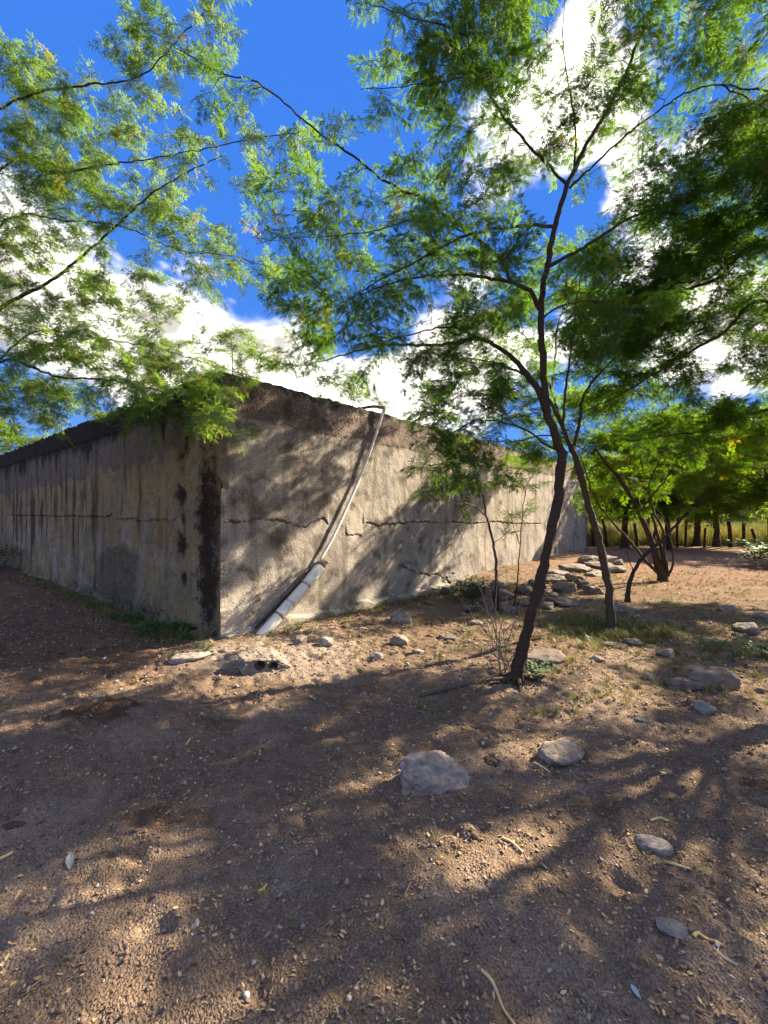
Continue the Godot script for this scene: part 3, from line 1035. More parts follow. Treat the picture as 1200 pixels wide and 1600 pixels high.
func trees() -> void:
	# ---- A: the slender tree in the yard
	var base := GP(805, 1065)
	var d := -base.z
	var tr := [base, P(818, 1005, d), P(838, 930, d + 0.03), P(858, 845, d + 0.06), P(872, 770, d + 0.08), P(881, 705, d + 0.08)]
	var L := [
		limb(PL([880, 712, 4.1, 862, 668, 4.1, 852, 620, 4.1, 848, 555, 4.08, 846, 480, 4.05, 858, 400, 4.0, 878, 315, 3.95, 912, 235, 3.9, 960, 150, 3.85, 1000, 62, 3.8, 1035, -30, 3.75, 1055, -110, 3.7]), 0.041, 0.008, 0.8, 0.55),
		limb(PL([852, 640, 4.1, 836, 602, 4.12, 802, 560, 4.2, 765, 533, 4.25, 745, 529, 4.3, 700, 537, 4.4, 640, 538, 4.5, 590, 540, 4.6, 530, 556, 4.7, 470, 572, 4.8]), 0.030, 0.004, 1.5, 0.4),
		limb(PL([756, 531, 4.27, 720, 515, 4.25, 690, 511, 4.2, 645, 522, 4.15, 600, 534, 4.1, 555, 560, 4.1]), 0.014, 0.003, 1.5, 0.2),
		limb(PL([846, 485, 4.05, 828, 455, 4.0, 800, 441, 3.95, 768, 434, 3.9, 720, 428, 3.85, 660, 432, 3.8, 600, 445, 3.75, 540, 470, 3.8]), 0.022, 0.003, 1.5, 0.35),
		limb(PL([799, 441, 3.95, 786, 410, 3.95, 761, 383, 3.95, 736, 364, 3.95, 701, 340, 3.95, 664, 311, 3.95, 605, 284, 3.95, 560, 247, 3.95, 500, 207, 3.95, 470, 182, 3.95, 428, 144, 3.95, 392, 121, 3.95, 345, 110, 3.95, 290, 82, 3.95, 230, 40, 4.0]), 0.017, 0.003, 3.0, 0.2),
		limb(PL([869, 352, 3.97, 830, 350, 3.9, 787, 355, 3.85, 736, 364, 3.8, 693, 385, 3.7, 635, 415, 3.65, 590, 440, 3.6, 520, 480, 3.6]), 0.016, 0.003, 2.0, 0.3),
		limb(PL([888, 289, 3.93, 860, 258, 3.85, 828, 227, 3.75, 780, 168, 3.6, 744, 105, 3.5, 729, 54, 3.4, 690, 36, 3.3, 640, 22, 3.25, 570, 0, 3.2]), 0.014, 0.003, 2.5, 0.25),
		limb(PL([744, 105, 3.5, 720, 118, 3.45, 690, 126, 3.4, 620, 132, 3.35, 563, 137, 3.3]), 0.007, 0.002, 3.0, 0.3),
		limb(PL([729, 54, 3.4, 727, 20, 3.35, 735, -40, 3.3, 760, -110, 3.2]), 0.010, 0.003, 2.5, 0.1),
		limb(PL([891, 292, 3.93, 930, 255, 3.95, 972, 216, 4.0, 1038, 165, 4.05, 1080, 141, 4.1, 1128, 132, 4.1, 1200, 168, 4.15, 1260, 200, 4.2]), 0.011, 0.004, 2.0, 0.25),
		limb(PL([856, 416, 4.0, 900, 393, 4.1, 930, 375, 4.2, 990, 338, 4.3, 1080, 305, 4.4, 1140, 285, 4.5, 1210, 258, 4.6]), 0.018, 0.004, 1.5, 0.3),
		limb(PL([868, 702, 4.1, 853, 694, 4.1, 824, 673, 4.2, 787, 660, 4.3, 749, 657, 4.4, 720, 668, 4.5, 690, 690, 4.6, 660, 730, 4.7]), 0.012, 0.003, 2.0, 0.35),
		limb(PL([847, 500, 4.06, 870, 480, 4.0, 910, 470, 3.9, 960, 470, 3.8, 1010, 480, 3.75]), 0.010, 0.003, 2.0, 0.3),
		limb(PL([898, 270, 3.92, 900, 200, 3.8, 890, 130, 3.7, 880, 60, 3.6, 885, -20, 3.5]), 0.010, 0.003, 2.0, 0.2),
		limb(PL([736, 364, 3.95, 700, 352, 3.9, 640, 345, 3.9, 570, 362, 3.9, 500, 368, 3.9, 440, 372, 3.9, 400, 380, 3.9]), 0.008, 0.002, 3.0, 0.3),
		limb(PL([820, 672, 4.2, 770, 640, 4.3, 735, 603, 4.3, 748, 565, 4.3, 760, 545, 4.3]), 0.006, 0.002, 1.5, 0.3),
	]
	var bl := [
		B(640, 25, 3.25, 75, 40, 0.4, 10), B(700, 60, 3.3, 60, 70, 0.4, 10), B(760, 60, 3.4, 60, 70, 0.4, 12), B(830, 40, 3.5, 70, 60, 0.4, 12), B(840, 110, 3.6, 60, 60, 0.4, 10),
		B(720, 190, 3.5, 45, 80, 0.3, 9), B(690, 270, 3.7, 40, 60, 0.3, 7), B(660, 310, 3.9, 55, 30, 0.3, 6), B(870, 200, 3.8, 60, 50, 0.4, 7), B(950, 60, 3.8, 60, 70, 0.4, 8),
		B(1040, 60, 3.8, 70, 70, 0.5, 12), B(1010, 150, 3.9, 60, 50, 0.4, 10), B(1120, 90, 4.1, 80, 70, 0.5, 14), B(1160, 180, 4.2, 70, 50, 0.5, 12), B(960, 210, 4.0, 60, 50, 0.4, 8), B(1000, 270, 4.1, 60, 40, 0.4, 8),
		B(480, 310, 3.9, 40, 26, 0.2, 7), B(460, 385, 3.9, 80, 26, 0.3, 14), B(580, 385, 3.85, 90, 30, 0.3, 14), B(660, 375, 3.8, 60, 35, 0.3, 8), B(740, 330, 3.9, 60, 40, 0.3, 7),
		B(480, 460, 3.8, 90, 30, 0.4, 11), B(580, 470, 3.75, 80, 40, 0.4, 12), B(660, 450, 3.8, 70, 50, 0.4, 11), B(740, 440, 3.9, 60, 50, 0.4, 7), B(760, 480, 4.0, 60, 50, 0.3, 6), B(800, 380, 3.95, 50, 40, 0.3, 5),
		B(520, 540, 4.5, 100, 45, 0.5, 15), B(620, 560, 4.4, 90, 50, 0.5, 14), B(700, 570, 4.3, 70, 50, 0.5, 11), B(650, 620, 4.5, 80, 40, 0.4, 10), B(740, 610, 4.3, 60, 50, 0.4, 9), B(560, 610, 4.7, 60, 30, 0.4, 7),
		B(700, 690, 4.6, 70, 40, 0.4, 12), B(770, 690, 4.4, 60, 40, 0.4, 10), B(640, 760, 4.8, 30, 40, 0.2, 3), B(800, 610, 4.2, 40, 60, 0.3, 5), B(920, 420, 4.1, 50, 60, 0.4, 7), B(900, 520, 4.0, 40, 60, 0.4, 6), B(960, 470, 3.9, 70, 50, 0.5, 9),
		B(590, 200, 3.95, 20, 60, 0.1, 3), B(780, 270, 3.7, 30, 40, 0.3, 4), B(1060, 290, 4.4, 70, 40, 0.4, 8),
	]
	tree_from("thorn_tree", "slender dark thorn tree leaning from the yard, two stems forking above its bent trunk", base, tr, 0.042, 0.039, L, bl, {"size": 1.05, "spacing": 0.10, "clump": 1.25, "more": 0.95, "bunch": 4, "thick": 1.25, "roots": 5, "pods": 45, "dark": Color(0.06, 0.135, 0.06), "light": Color(0.125, 0.22, 0.08)})

	# ---- B: second trunk just behind it
	base = GP(955, 988)
	d = -base.z
	tr = [base, P(952, 930, d), P(940, 860, d), P(922, 795, d - 0.03), P(905, 735, d - 0.06), P(893, 698, d - 0.1)]
	L = [
		limb(PL([893, 700, 5.55, 878, 665, 5.55, 862, 632, 5.6, 838, 600, 5.7, 800, 575, 5.8, 740, 560, 5.9, 680, 565, 6.0]), 0.030, 0.006, 1.0, 0.4),
		limb(PL([896, 705, 5.55, 905, 660, 5.5, 908, 630, 5.5, 925, 598, 5.5, 960, 560, 5.4, 1000, 520, 5.3, 1040, 470, 5.2]), 0.024, 0.005, 1.0, 0.4),
		limb(PL([880, 668, 5.55, 885, 600, 5.4, 895, 530, 5.3, 905, 450, 5.2, 930, 370, 5.0]), 0.018, 0.004, 1.0, 0.4),
		limb(PL([876, 660, 5.6, 862, 610, 6.1, 845, 560, 6.7, 815, 520, 7.2, 770, 490, 7.5, 720, 480, 7.7]), 0.025, 0.005, 1.0, 0.4),
		limb(PL([862, 612, 6.1, 868, 560, 6.8, 872, 510, 7.5, 890, 470, 8.2, 930, 450, 8.8]), 0.020, 0.005, 1.0, 0.3),
		limb(PL([886, 685, 5.55, 850, 680, 5.7, 800, 690, 5.9, 740, 690, 6.1, 700, 720, 6.3]), 0.012, 0.003, 2.0, 0.3),
	]
	bl = [B(760, 600, 5.8, 90, 50, 0.6, 15), B(680, 620, 6.0, 80, 40, 0.6, 11), B(720, 700, 6.2, 70, 45, 0.5, 11), B(820, 640, 5.7, 60, 40, 0.6, 9), B(960, 540, 5.4, 60, 50, 0.6, 10), B(900, 430, 5.2, 60, 60, 0.6, 10), B(1000, 470, 5.2, 60, 60, 0.6, 10), B(840, 540, 5.6, 60, 50, 0.5, 8), B(930, 620, 5.5, 50, 30, 0.4, 6), B(760, 500, 7.4, 90, 50, 0.7, 34), B(840, 440, 7.9, 70, 50, 0.7, 30), B(860, 540, 8.4, 70, 50, 0.8, 26), B(940, 500, 8.6, 60, 60, 0.8, 24)]
	tree_from("thorn_tree", "grey barked thorn tree leaning behind the slender dark tree, grass at its foot", base, tr, 0.046, 0.036, L, bl, {"bark": M.bark_grey, "roots": 4, "spacing": 0.09, "lod": 1, "clump": 1.0, "bunch": 3, "more": 1.4, "dark": Color(0.065, 0.145, 0.045), "light": Color(0.13, 0.225, 0.06)})

	# ---- sapling by the wall with two thin stems
	base = P(776, 948, 6.9)
	base.y = ground(base.x, 6.9)
	tr = [base, P(775, 885, 6.9), P(769, 841, 6.9), P(760, 806, 6.9), P(755, 772, 6.9)]
	L = [limb(PL([760, 806, 6.9, 737, 790, 6.9, 696, 780, 6.85, 664, 788, 6.8]), 0.010, 0.003, 2.5, 0.3), limb([P(800, 955, 6.85), P(806, 930, 6.85), P(810, 885, 6.85), P(816, 806, 6.9), P(823, 761, 6.9), P(835, 740, 6.95)], 0.015, 0.004, 1.2, 0.6), limb(PL([755, 775, 6.9, 745, 760, 6.9, 730, 752, 6.9]), 0.007, 0.003, 2.5, 0.2), limb(PL([771, 850, 6.9, 785, 838, 6.85, 800, 825, 6.8]), 0.006, 0.002, 0.6, 0.4), limb(PL([812, 850, 6.88, 795, 800, 6.9, 780, 785, 6.9]), 0.006, 0.002, 1.0, 0.4)]
	bl = [B(740, 755, 6.9, 50, 14, 0.3, 9), B(690, 778, 6.85, 35, 10, 0.2, 4), B(830, 745, 6.95, 40, 20, 0.3, 6)]
	tree_from("sapling", "thin bare stemmed sapling with sparse flat crown in front of the sunlit wall", base, tr, 0.026, 0.012, L, bl, {"lod": 1, "size": 0.9, "spacing": 0.09, "dark": Color(0.03, 0.06, 0.02), "light": Color(0.07, 0.12, 0.03)})

	# ---- bare shoots at the foot of A
	base = GP(792, 1052)
	var st := thing("bare_shrub", "tangle of bare grey shoots at the foot of the slender dark tree", "shrub", base)
	for e in [[720, 935, 0.10], [735, 880, -0.1], [760, 900, 0.2], [700, 985, 0.0], [815, 930, 0.2], [790, 890, -0.15], [750, 960, -0.2], [840, 985, -0.25], [770, 850, 0.3], [728, 1010, -0.3], [845, 1010, 0.2]]:
		var a := Acc.new()
		var q := P(e[0], e[1], d)
		q = P(e[0], e[1], -base.z + e[2]) - base
		var s := Vector3(rnd(-0.08, 0.06), 0, rnd(-0.06, 0.06))
		var c := curve([s, s + Vector3(q.x * 0.25, q.y * 0.35, q.z * 0.3), q * 0.7 + Vector3(0, 0.03, 0), q], 0.05, 0.012)
		tube(a, c, rnd(0.005, 0.009), 0.0018, 6)
		var m := put("stem", a.mesh(), M.dead, st)
		for k in 3:
			var f := Acc.new()
			var p: Vector3 = c[int(c.size() * rnd(0.3, 0.85))]
			var w := (rdir() + Vector3(0, 0.5, 0)).normalized() * rnd(0.12, 0.3)
			tube(f, curve([p, p + w * 0.5 + rdir() * 0.02, p + w], 0.05), 0.003, 0.0012, 4)
			put("twig", f.mesh(), M.dead, m)

	# ---- C: many-stemmed tree further back
	base = GP(1037, 908)
	d = -base.z
	tr = [base, P(1033, 895, d), P(1024, 868, d), P(1015, 838, d), P(998, 800, d), P(980, 765, d - 0.1)]
	L = [
		limb(PL([980, 766, d - 0.1, 966, 745, d - 0.2, 950, 728, d - 0.3, 930, 700, d - 0.4]), 0.05, 0.015, 0.5, 0.3),
		limb(PL([1032, 898, d, 1012, 880, d, 996, 860, d + 0.1, 972, 832, d + 0.2, 952, 810, d + 0.2, 931, 781, d + 0.2, 915, 735, d + 0.2]), 0.04, 0.012, 0.3, 0.6),
		limb(PL([1038, 900, d, 1034, 860, d, 1022, 815, d + 0.2, 1014, 780, d + 0.3, 1008, 745, d + 0.3, 1000, 715, d + 0.3]), 0.045, 0.012, 0.3, 0.6),
		limb(PL([1044, 900, d, 1038, 862, d - 0.2, 1036, 830, d - 0.3, 1020, 795, d - 0.4, 1014, 760, d - 0.5, 1030, 720, d - 0.6]), 0.035, 0.012, 0.3, 0.6),
		limb(PL([1046, 896, d, 1052, 878, d, 1049, 850, d, 1038, 812, d, 1020, 788, d]), 0.025, 0.008, 0.0, 0.8),
		limb(PL([915, 735, d + 0.2, 905, 710, d + 0.5, 885, 690, d + 0.8, 845, 690, d + 1.0]), 0.014, 0.005, 1.0, 0.2),
		limb(PL([1000, 803, d, 1015, 780, d - 0.1, 1040, 750, d - 0.2, 1055, 725, d - 0.3, 1060, 700, d - 0.3]), 0.025, 0.008, 0.5, 0.4),
		limb(PL([1016, 840, d, 1005, 800, d + 0.3, 985, 760, d + 0.6, 960, 735, d + 0.9]), 0.03, 0.01, 0.5, 0.5),
	]
	bl = [B(960, 700, d, 55, 40, 1.2, 26), B(1010, 690, d, 60, 40, 1.2, 30), B(1070, 690, d - 0.3, 60, 38, 1.2, 28), B(1000, 745, d, 70, 26, 1.0, 20), B(1120, 700, d - 0.5, 60, 40, 1.2, 24), B(930, 745, d, 30, 35, 0.8, 12), B(1060, 655, d, 70, 20, 1.0, 20), B(970, 650, d + 0.5, 60, 30, 1.2, 24), B(1000, 600, d + 0.8, 60, 24, 1.2, 16), B(835, 708, d + 1.0, 42, 20, 0.8, 22), B(895, 695, d + 0.9, 45, 35, 0.9, 26), B(885, 640, d + 0.8, 50, 26, 0.9, 20)]
	tree_from("thorn_tree", "low thorn tree of many spreading stems rising from one clump, bright leaves", base, tr, 0.075, 0.035, L, bl, {"lod": 1, "size": 1.25, "thick": 1.3, "spacing": 0.085, "dark": Color(0.075, 0.16, 0.022), "light": Color(0.17, 0.275, 0.045)})
	# leaning sapling between B and C
	base = GP(979, 940)
	d = -base.z
	tr = [base, P(985, 905, d), P(1003, 872, d + 0.1), P(1030, 848, d + 0.2), P(1058, 818, d + 0.3), P(1090, 785, d + 0.4), P(1113, 750, d + 0.4), P(1130, 722, d + 0.4)]
	L = [limb(PL([1058, 818, d + 0.3, 1062, 790, d + 0.4, 1060, 760, d + 0.5]), 0.012, 0.005, 1.0, 0.3), limb(PL([990, 895, d, 984, 880, d - 0.2, 978, 860, d - 0.3]), 0.010, 0.004, 0.0, 0.3)]
	bl = [B(1120, 730, d + 0.4, 40, 20, 0.5, 9), B(1070, 760, d + 0.4, 40, 18, 0.4, 6)]
	tree_from("sapling", "crooked sapling leaning over between the grey trunk and the many stemmed tree", base, tr, 0.032, 0.014, L, bl, {"lod": 1, "size": 1.1, "dark": Color(0.075, 0.16, 0.022), "light": Color(0.17, 0.275, 0.045)})

	# ---- D: big tree beyond the frame to the right, its crown hangs into view and shades the yard
	base = Vector3(6.0, ground(6.0, 4.6), -4.6)
	tr = [base, Vector3(5.9, 0.8, -4.6), Vector3(5.7, 1.6, -4.6), Vector3(5.55, 2.3, -4.65)]
	var f := Vector3(5.55, 2.3, -4.65)
	L = [
		limb([f, Vector3(5.0, 2.9, -4.8), P(1200, 470, 5.0), P(1130, 520, 5.1), P(1060, 560, 5.2), P(980, 610, 5.4), P(910, 645, 5.6)], 0.039, 0.006, 1.0, 0.3),
		limb([f, Vector3(5.2, 3.2, -4.7), P(1200, 385, 4.9), P(1120, 435, 4.9), P(1030, 465, 4.9), P(940, 500, 5.0), P(890, 540, 5.0)], 0.044, 0.006, 1.0, 0.3),
		limb([f, Vector3(5.2, 2.6, -5.0), P(1200, 640, 5.3), P(1120, 670, 5.5), P(1050, 680, 5.7), P(980, 690, 6.0)], 0.028, 0.006, 1.5, 0.3),
		limb([f, Vector3(5.4, 3.6, -4.4), Vector3(4.9, 4.6, -4.2), Vector3(4.1, 5.3, -4.1), Vector3(3.2, 5.6, -4.2)], 0.044, 0.006, 1.0, 0.3),
		limb([f, Vector3(5.9, 3.4, -5.2), Vector3(6.2, 4.3, -6.0), Vector3(6.3, 4.8, -7.0)], 0.039, 0.006, 1.0, 0.3),
		limb([f, Vector3(5.4, 3.2, -3.9), Vector3(4.9, 3.9, -3.2), Vector3(4.4, 4.3, -2.6), Vector3(4.0, 4.4, -2.0)], 0.033, 0.006, 1.0, 0.3),
		limb([f, Vector3(6.3, 3.4, -4.3), Vector3(7.2, 4.2, -4.0), Vector3(7.9, 4.6, -3.8)], 0.033, 0.006, 1.0, 0.3),
	]
	bl = [B(1120, 330, 4.9, 120, 80, 0.7, 108), B(1000, 400, 4.9, 90, 60, 0.7, 76), B(1100, 430, 5.0, 110, 60, 0.7, 108), B(970, 500, 5.1, 80, 55, 0.6, 76), B(1060, 520, 5.2, 100, 50, 0.6, 69), B(930, 590, 5.5, 60, 40, 0.5, 26), B(1040, 610, 5.5, 90, 40, 0.6, 30), B(1150, 560, 5.3, 60, 60, 0.6, 24), B(1150, 660, 5.5, 70, 40, 0.6, 38), B(1060, 690, 5.8, 70, 30, 0.5, 22), B(1180, 250, 4.8, 60, 60, 0.6, 51),
		[Vector3(4.2, 4.7, -4.1), Vector3(1.5, 0.8, 1.0), 176], [Vector3(5.6, 4.3, -4.8), Vector3(1.5, 0.9, 1.2), 176], [Vector3(5.6, 4.9, -3.5), Vector3(1.8, 0.6, 1.1), 150], [Vector3(4.2, 3.4, -2.3), Vector3(0.8, 0.5, 0.7), 60], [Vector3(4.8, 3.8, -2.9), Vector3(1.2, 0.8, 1.0), 184], [Vector3(6.2, 4.2, -6.4), Vector3(1.3, 0.9, 1.0), 145], [Vector3(7.3, 4.1, -4.0), Vector3(1.2, 0.9, 1.2), 118], [Vector3(5.4, 3.2, -3.2), Vector3(1.2, 0.7, 1.0), 118], [Vector3(6.4, 2.9, -5.0), Vector3(1.1, 0.6, 0.9), 88]]
	tree_from("spreading_tree", "wide dark crowned thorn tree whose heavy boughs sweep over the stony side of the yard", base, tr, 0.11, 0.08, L, bl, {"lod": 1, "size": 0.95, "more": 1.0, "clump": 0.55, "bunch": 3, "spacing": 0.085, "thick": 1.5, "dark": Color(0.055, 0.13, 0.045), "light": Color(0.115, 0.21, 0.055)})

	# ---- G: tree beyond the path, outside the frame, shading the stony ground
	base = Vector3(9.9, ground(9.9, 8.3), -8.3)
	f = base + Vector3(-0.2, 1.7, 0.1)
	tr = [base, base + Vector3(0.05, 0.8, 0), f]
	L = []
	bl = []
	for j in 7:
		var w := TAU * j / 7.0
		L.append(limb([f, f + Vector3(cos(w) * 0.7, 0.8, sin(w) * 0.7), f + Vector3(cos(w) * 1.6, 1.5, sin(w) * 1.6), f + Vector3(cos(w) * 2.3, 1.8, sin(w) * 2.3)], 0.06, 0.012, 0.8, 0.3))
		bl.append([f + Vector3(cos(w) * 1.6, rnd(0.9, 2.2), sin(w) * 1.6), Vector3(0.9, 0.5, 0.9), 46])
	tree_from("spreading_tree", "round crowned thorn tree standing beyond the reddish path, clear of the fence", base, tr, 0.15, 0.11, L, bl, {"lod": 1, "size": 1.2, "spacing": 0.085, "thick": 1.5, "dark": Color(0.065, 0.145, 0.045), "light": Color(0.13, 0.225, 0.06)})

	# ---- E: tree beyond the frame to the left, its boughs reach over the tank corner
	base = Vector3(-6.6, ground(-6.6, 5.0), -5.0)
	f = Vector3(-6.1, 2.5, -5.1)
	tr = [base, Vector3(-6.55, 0.9, -5.0), Vector3(-6.4, 1.7, -5.05), f]
	L = [
		limb([f, Vector3(-5.4, 3.2, -5.2), P(0, 480, 5.2), P(72, 442, 5.2), P(140, 388, 5.2), P(190, 343, 5.1), P(240, 298, 5.0), P(305, 260, 4.9), P(350, 240, 4.8)], 0.0360, 0.004, 1.5, 0.35),
		limb([f, Vector3(-5.6, 4.2, -4.9), P(-60, 195, 4.7), P(0, 165, 4.6), P(60, 142, 4.6), P(130, 131, 4.5), P(205, 121, 4.5), P(243, 95, 4.4), P(282, 52, 4.4), P(320, 14, 4.3), P(345, -30, 4.3)], 0.0270, 0.003, 3.0, 0.35),
		limb([f, Vector3(-5.3, 2.8, -5.3), P(0, 565, 5.3), P(45, 572, 5.3), P(95, 590, 5.2), P(155, 592, 5.1), P(230, 605, 4.95), P(300, 628, 4.8), P(345, 655, 4.7), P(370, 690, 4.6)], 0.0240, 0.003, 2.5, 0.35),
		limb([f, Vector3(-5.5, 3.9, -5.1), P(0, 262, 5.0), P(90, 268, 4.9), P(160, 256, 4.8), P(230, 247, 4.7), P(300, 234, 4.6), P(400, 214, 4.5), P(480, 203, 4.4)], 0.0210, 0.003, 3.0, 0.35),
		limb([f, Vector3(-5.4, 3.5, -5.3), P(0, 350, 5.3), P(110, 345, 5.3), P(190, 353, 5.2), P(280, 390, 5.1), P(360, 398, 5.0), P(430, 420, 4.9)], 0.0210, 0.003, 3.0, 0.35),
		limb([f, Vector3(-5.2, 3.1, -5.5), P(50, 520, 5.6), P(150, 528, 5.5), P(250, 545, 5.4), P(330, 570, 5.3), P(400, 590, 5.2)], 0.0180, 0.003, 3.0, 0.35),
		limb([f, Vector3(-5.5, 2.6, -5.6), P(-10, 620, 5.9), P(60, 640, 6.2), P(110, 655, 6.4)], 0.0180, 0.003, 2.5, 0.35),
	]
	bl = [B(40, 130, 4.6, 70, 40, 0.4, 10), B(120, 180, 4.7, 100, 40, 0.5, 14), B(60, 240, 4.9, 90, 50, 0.5, 18), B(160, 300, 5.0, 90, 50, 0.5, 16), B(50, 330, 5.2, 80, 50, 0.5, 20), B(230, 110, 4.5, 40, 25, 0.2, 6), B(260, 70, 4.4, 30, 25, 0.2, 5), B(340, 30, 4.3, 50, 35, 0.3, 5), B(240, 350, 5.1, 70, 40, 0.5, 10), B(120, 390, 5.3, 100, 40, 0.5, 14), B(40, 430, 5.3, 60, 40, 0.5, 10), B(350, 400, 5.1, 70, 35, 0.5, 12), B(260, 450, 5.3, 80, 35, 0.5, 13), B(120, 480, 5.5, 110, 40, 0.6, 30), B(50, 540, 5.4, 70, 40, 0.5, 27), B(160, 560, 5.2, 100, 35, 0.6, 33), B(280, 560, 5.3, 80, 35, 0.6, 24), B(60, 620, 5.8, 80, 45, 0.6, 33), B(180, 620, 5.2, 80, 30, 0.5, 24), B(280, 615, 4.9, 60, 25, 0.4, 18), B(335, 640, 4.75, 35, 30, 0.3, 12), B(380, 530, 5.2, 60, 30, 0.5, 10), B(200, 240, 4.8, 70, 30, 0.4, 8), B(360, 225, 4.5, 70, 22, 0.3, 6), B(10, 200, 4.7, 40, 60, 0.4, 8)]
	tree_from("spreading_tree", "feathery light green thorn tree whose boughs reach over the shaded tank wall", base, tr, 0.15, 0.10, L, bl, {"lod": 1, "size": 0.66, "spacing": 0.085, "clump": 2.4, "more": 2.4, "pods": 30, "thick": 1.1, "twig": M.dead, "dark": Color(0.10, 0.18, 0.09), "light": Color(0.19, 0.285, 0.16)})

func stones() -> void:
	var grey := Color(0.38, 0.335, 0.285)
	var tan := Color(0.30, 0.245, 0.20)
	var dust := Color(0.27, 0.205, 0.155)
	var pale := Color(0.50, 0.45, 0.39)
	var blue := Color(0.27, 0.265, 0.245)
	stone("boulder", "pale flat topped boulder half sunk in bare dusty soil", 680, 1236, 116, 0.34, 0.60, 12, Color(0.36, 0.32, 0.275), Color(0.46, 0.375, 0.30), {"cuts": 11, "sub": 30, "yaw": 0.3, "tilt": -0.1, "rough": 0.055})
	stone("boulder", "dusty buried boulder with only its rounded top showing in the soil", 884, 1192, 68, 0.26, 0.75, 9, Color(0.33, 0.27, 0.21), Color(0.38, 0.33, 0.28), {"cuts": 5, "sub": 18, "yaw": 0.5, "rough": 0.08})
	stone("boulder", "big smooth brown river boulder, the larger of a touching pair", 1122, 1077, 78, 0.40, 0.62, 15, Color(0.22, 0.18, 0.14), Color(0.27, 0.23, 0.185), {"cuts": 3, "sub": 18, "yaw": -0.1, "rough": 0.03})
	stone("boulder", "smaller smooth brown boulder touching the big river boulder", 1078, 1077, 52, 0.34, 0.7, 16, Color(0.23, 0.185, 0.145), Color(0.29, 0.24, 0.19), {"cuts": 3, "sub": 14, "yaw": -0.3, "rough": 0.03})
	stone("stone", "blue grey flat stone lying in front of the brown boulder pair", 1112, 1117, 34, 0.40, 0.9, 22, blue, Color(0.29, 0.29, 0.27), {"cuts": 9, "sub": 10})
	stone("stone", "whitish grey stone poking out of straw littered soil", 1030, 1332, 50, 0.30, 0.8, 27, Color(0.34, 0.31, 0.27), Color(0.42, 0.39, 0.34), {"cuts": 8, "sub": 12})
	stone("stone", "flat dark grey stone nearly buried beside a curled pod", 1056, 1466, 44, 0.16, 0.9, 29, blue, Color(0.30, 0.28, 0.25), {"cuts": 7, "sub": 12})
	stone("dung_pat", "dark dry dung lump lying near the pale flat boulder", 770, 1192, 26, 0.40, 0.8, 33, Color(0.06, 0.04, 0.03), Color(0.09, 0.06, 0.045), {"cuts": 4, "sub": 10, "rough": 0.14}).set_meta("category", "dung")
	stone("stone", "grey rounded stone lying in grass by the wall foot, nearer the drain pipe", 467, 1008, 26, 0.55, 0.8, 41, grey, tan, {"sub": 10})
	stone("stone", "grey blunt stone by the wall foot beside a grass tuft", 510, 1010, 24, 0.60, 0.8, 43, pale, grey, {"sub": 10})
	stone("stone", "small whitish stone alone on bare reddish soil", 588, 1031, 20, 0.55, 0.9, 45, Color(0.50, 0.46, 0.40), pale, {"sub": 8})
	stone("stone", "mossy grey stone against the wall foot at its shadow edge", 627, 974, 34, 0.55, 0.8, 47, grey, tan, {"sub": 10})
	stone("stone", "low dusty stone in front of the mossy one by the wall", 624, 1008, 28, 0.45, 0.8, 48, tan, grey, {"sub": 10})
	stone("stone", "low tan stone between sapling and slender dark tree", 850, 1036, 70, 0.22, 0.6, 51, tan * 0.8, dust, {"sub": 16, "cuts": 6})
	# broken hollow concrete block at the corner
	var p := GP(410, 1046)
	var t := thing("broken_block", "broken hollow concrete block half buried in dust at the tank corner", "block", p + Vector3(0, 0.025, -0.12))
	t.rotation = Vector3(-0.12, 0.12, -0.12)
	var m := stone_mesh(Vector3(0.25, 0.15, 0.20), 60, 6, 44, Color(0.36, 0.305, 0.245), Color(0.30, 0.25, 0.20), 0.06, [Vector3(-0.03, 0.01, 0.045), Vector3(0.09, 0.0, 0.042)])
	put("block_body", m, M.stone, t)
	# slab of pale footing sticking out left of the corner
	stone("stone", "long pale slab edge in the dust beside green weeds at the tank corner", 292, 1034, 58, 0.16, 0.6, 64, pale, tan, {"sub": 10, "yaw": 0.35})
	# rubble row along the long wall
	var G := "rubble stones along the foot of the long wall"
	var k := 0
	for e in [[700, 925, 26, .5], [722, 935, 22, .4], [742, 922, 30, .45], [735, 952, 30, .35], [760, 940, 26, .5], [790, 935, 40, .5], [822, 925, 36, .55], [800, 955, 30, .4], [842, 918, 34, .5], [858, 930, 46, .3], [870, 908, 40, .35], [885, 922, 40, .4], [900, 905, 36, .4], [858, 948, 30, .4], [915, 915, 30, .5], [888, 945, 60, .25], [930, 925, 36, .4], [820, 945, 26, .4], [778, 918, 26, .6], [672, 940, 22, .4]]:
		var look := "broad low rubble stone along the foot of the long sunlit wall" if e[2] >= 36 else "blocky upright rubble stone along the foot of the long sunlit wall" if e[3] >= 0.5 else "small half buried rubble stone along the foot of the long sunlit wall"
		stone("rubble_stone", look, e[0], e[1] + 4, e[2] * 0.9, e[3] * 1.1, rnd(0.6, 1.1), 100 + k, grey.lerp(tan, rng.randf()) * rnd(0.5, 0.8), tan.lerp(pale, rng.randf() * 0.4) * 0.75, {"sub": 10, "cuts": 16, "yaw": rnd(-0.8, 0.8), "tilt": rnd(-0.35, 0.35), "group": G, "sunk": 0.7, "rough": 0.11})
		k += 1
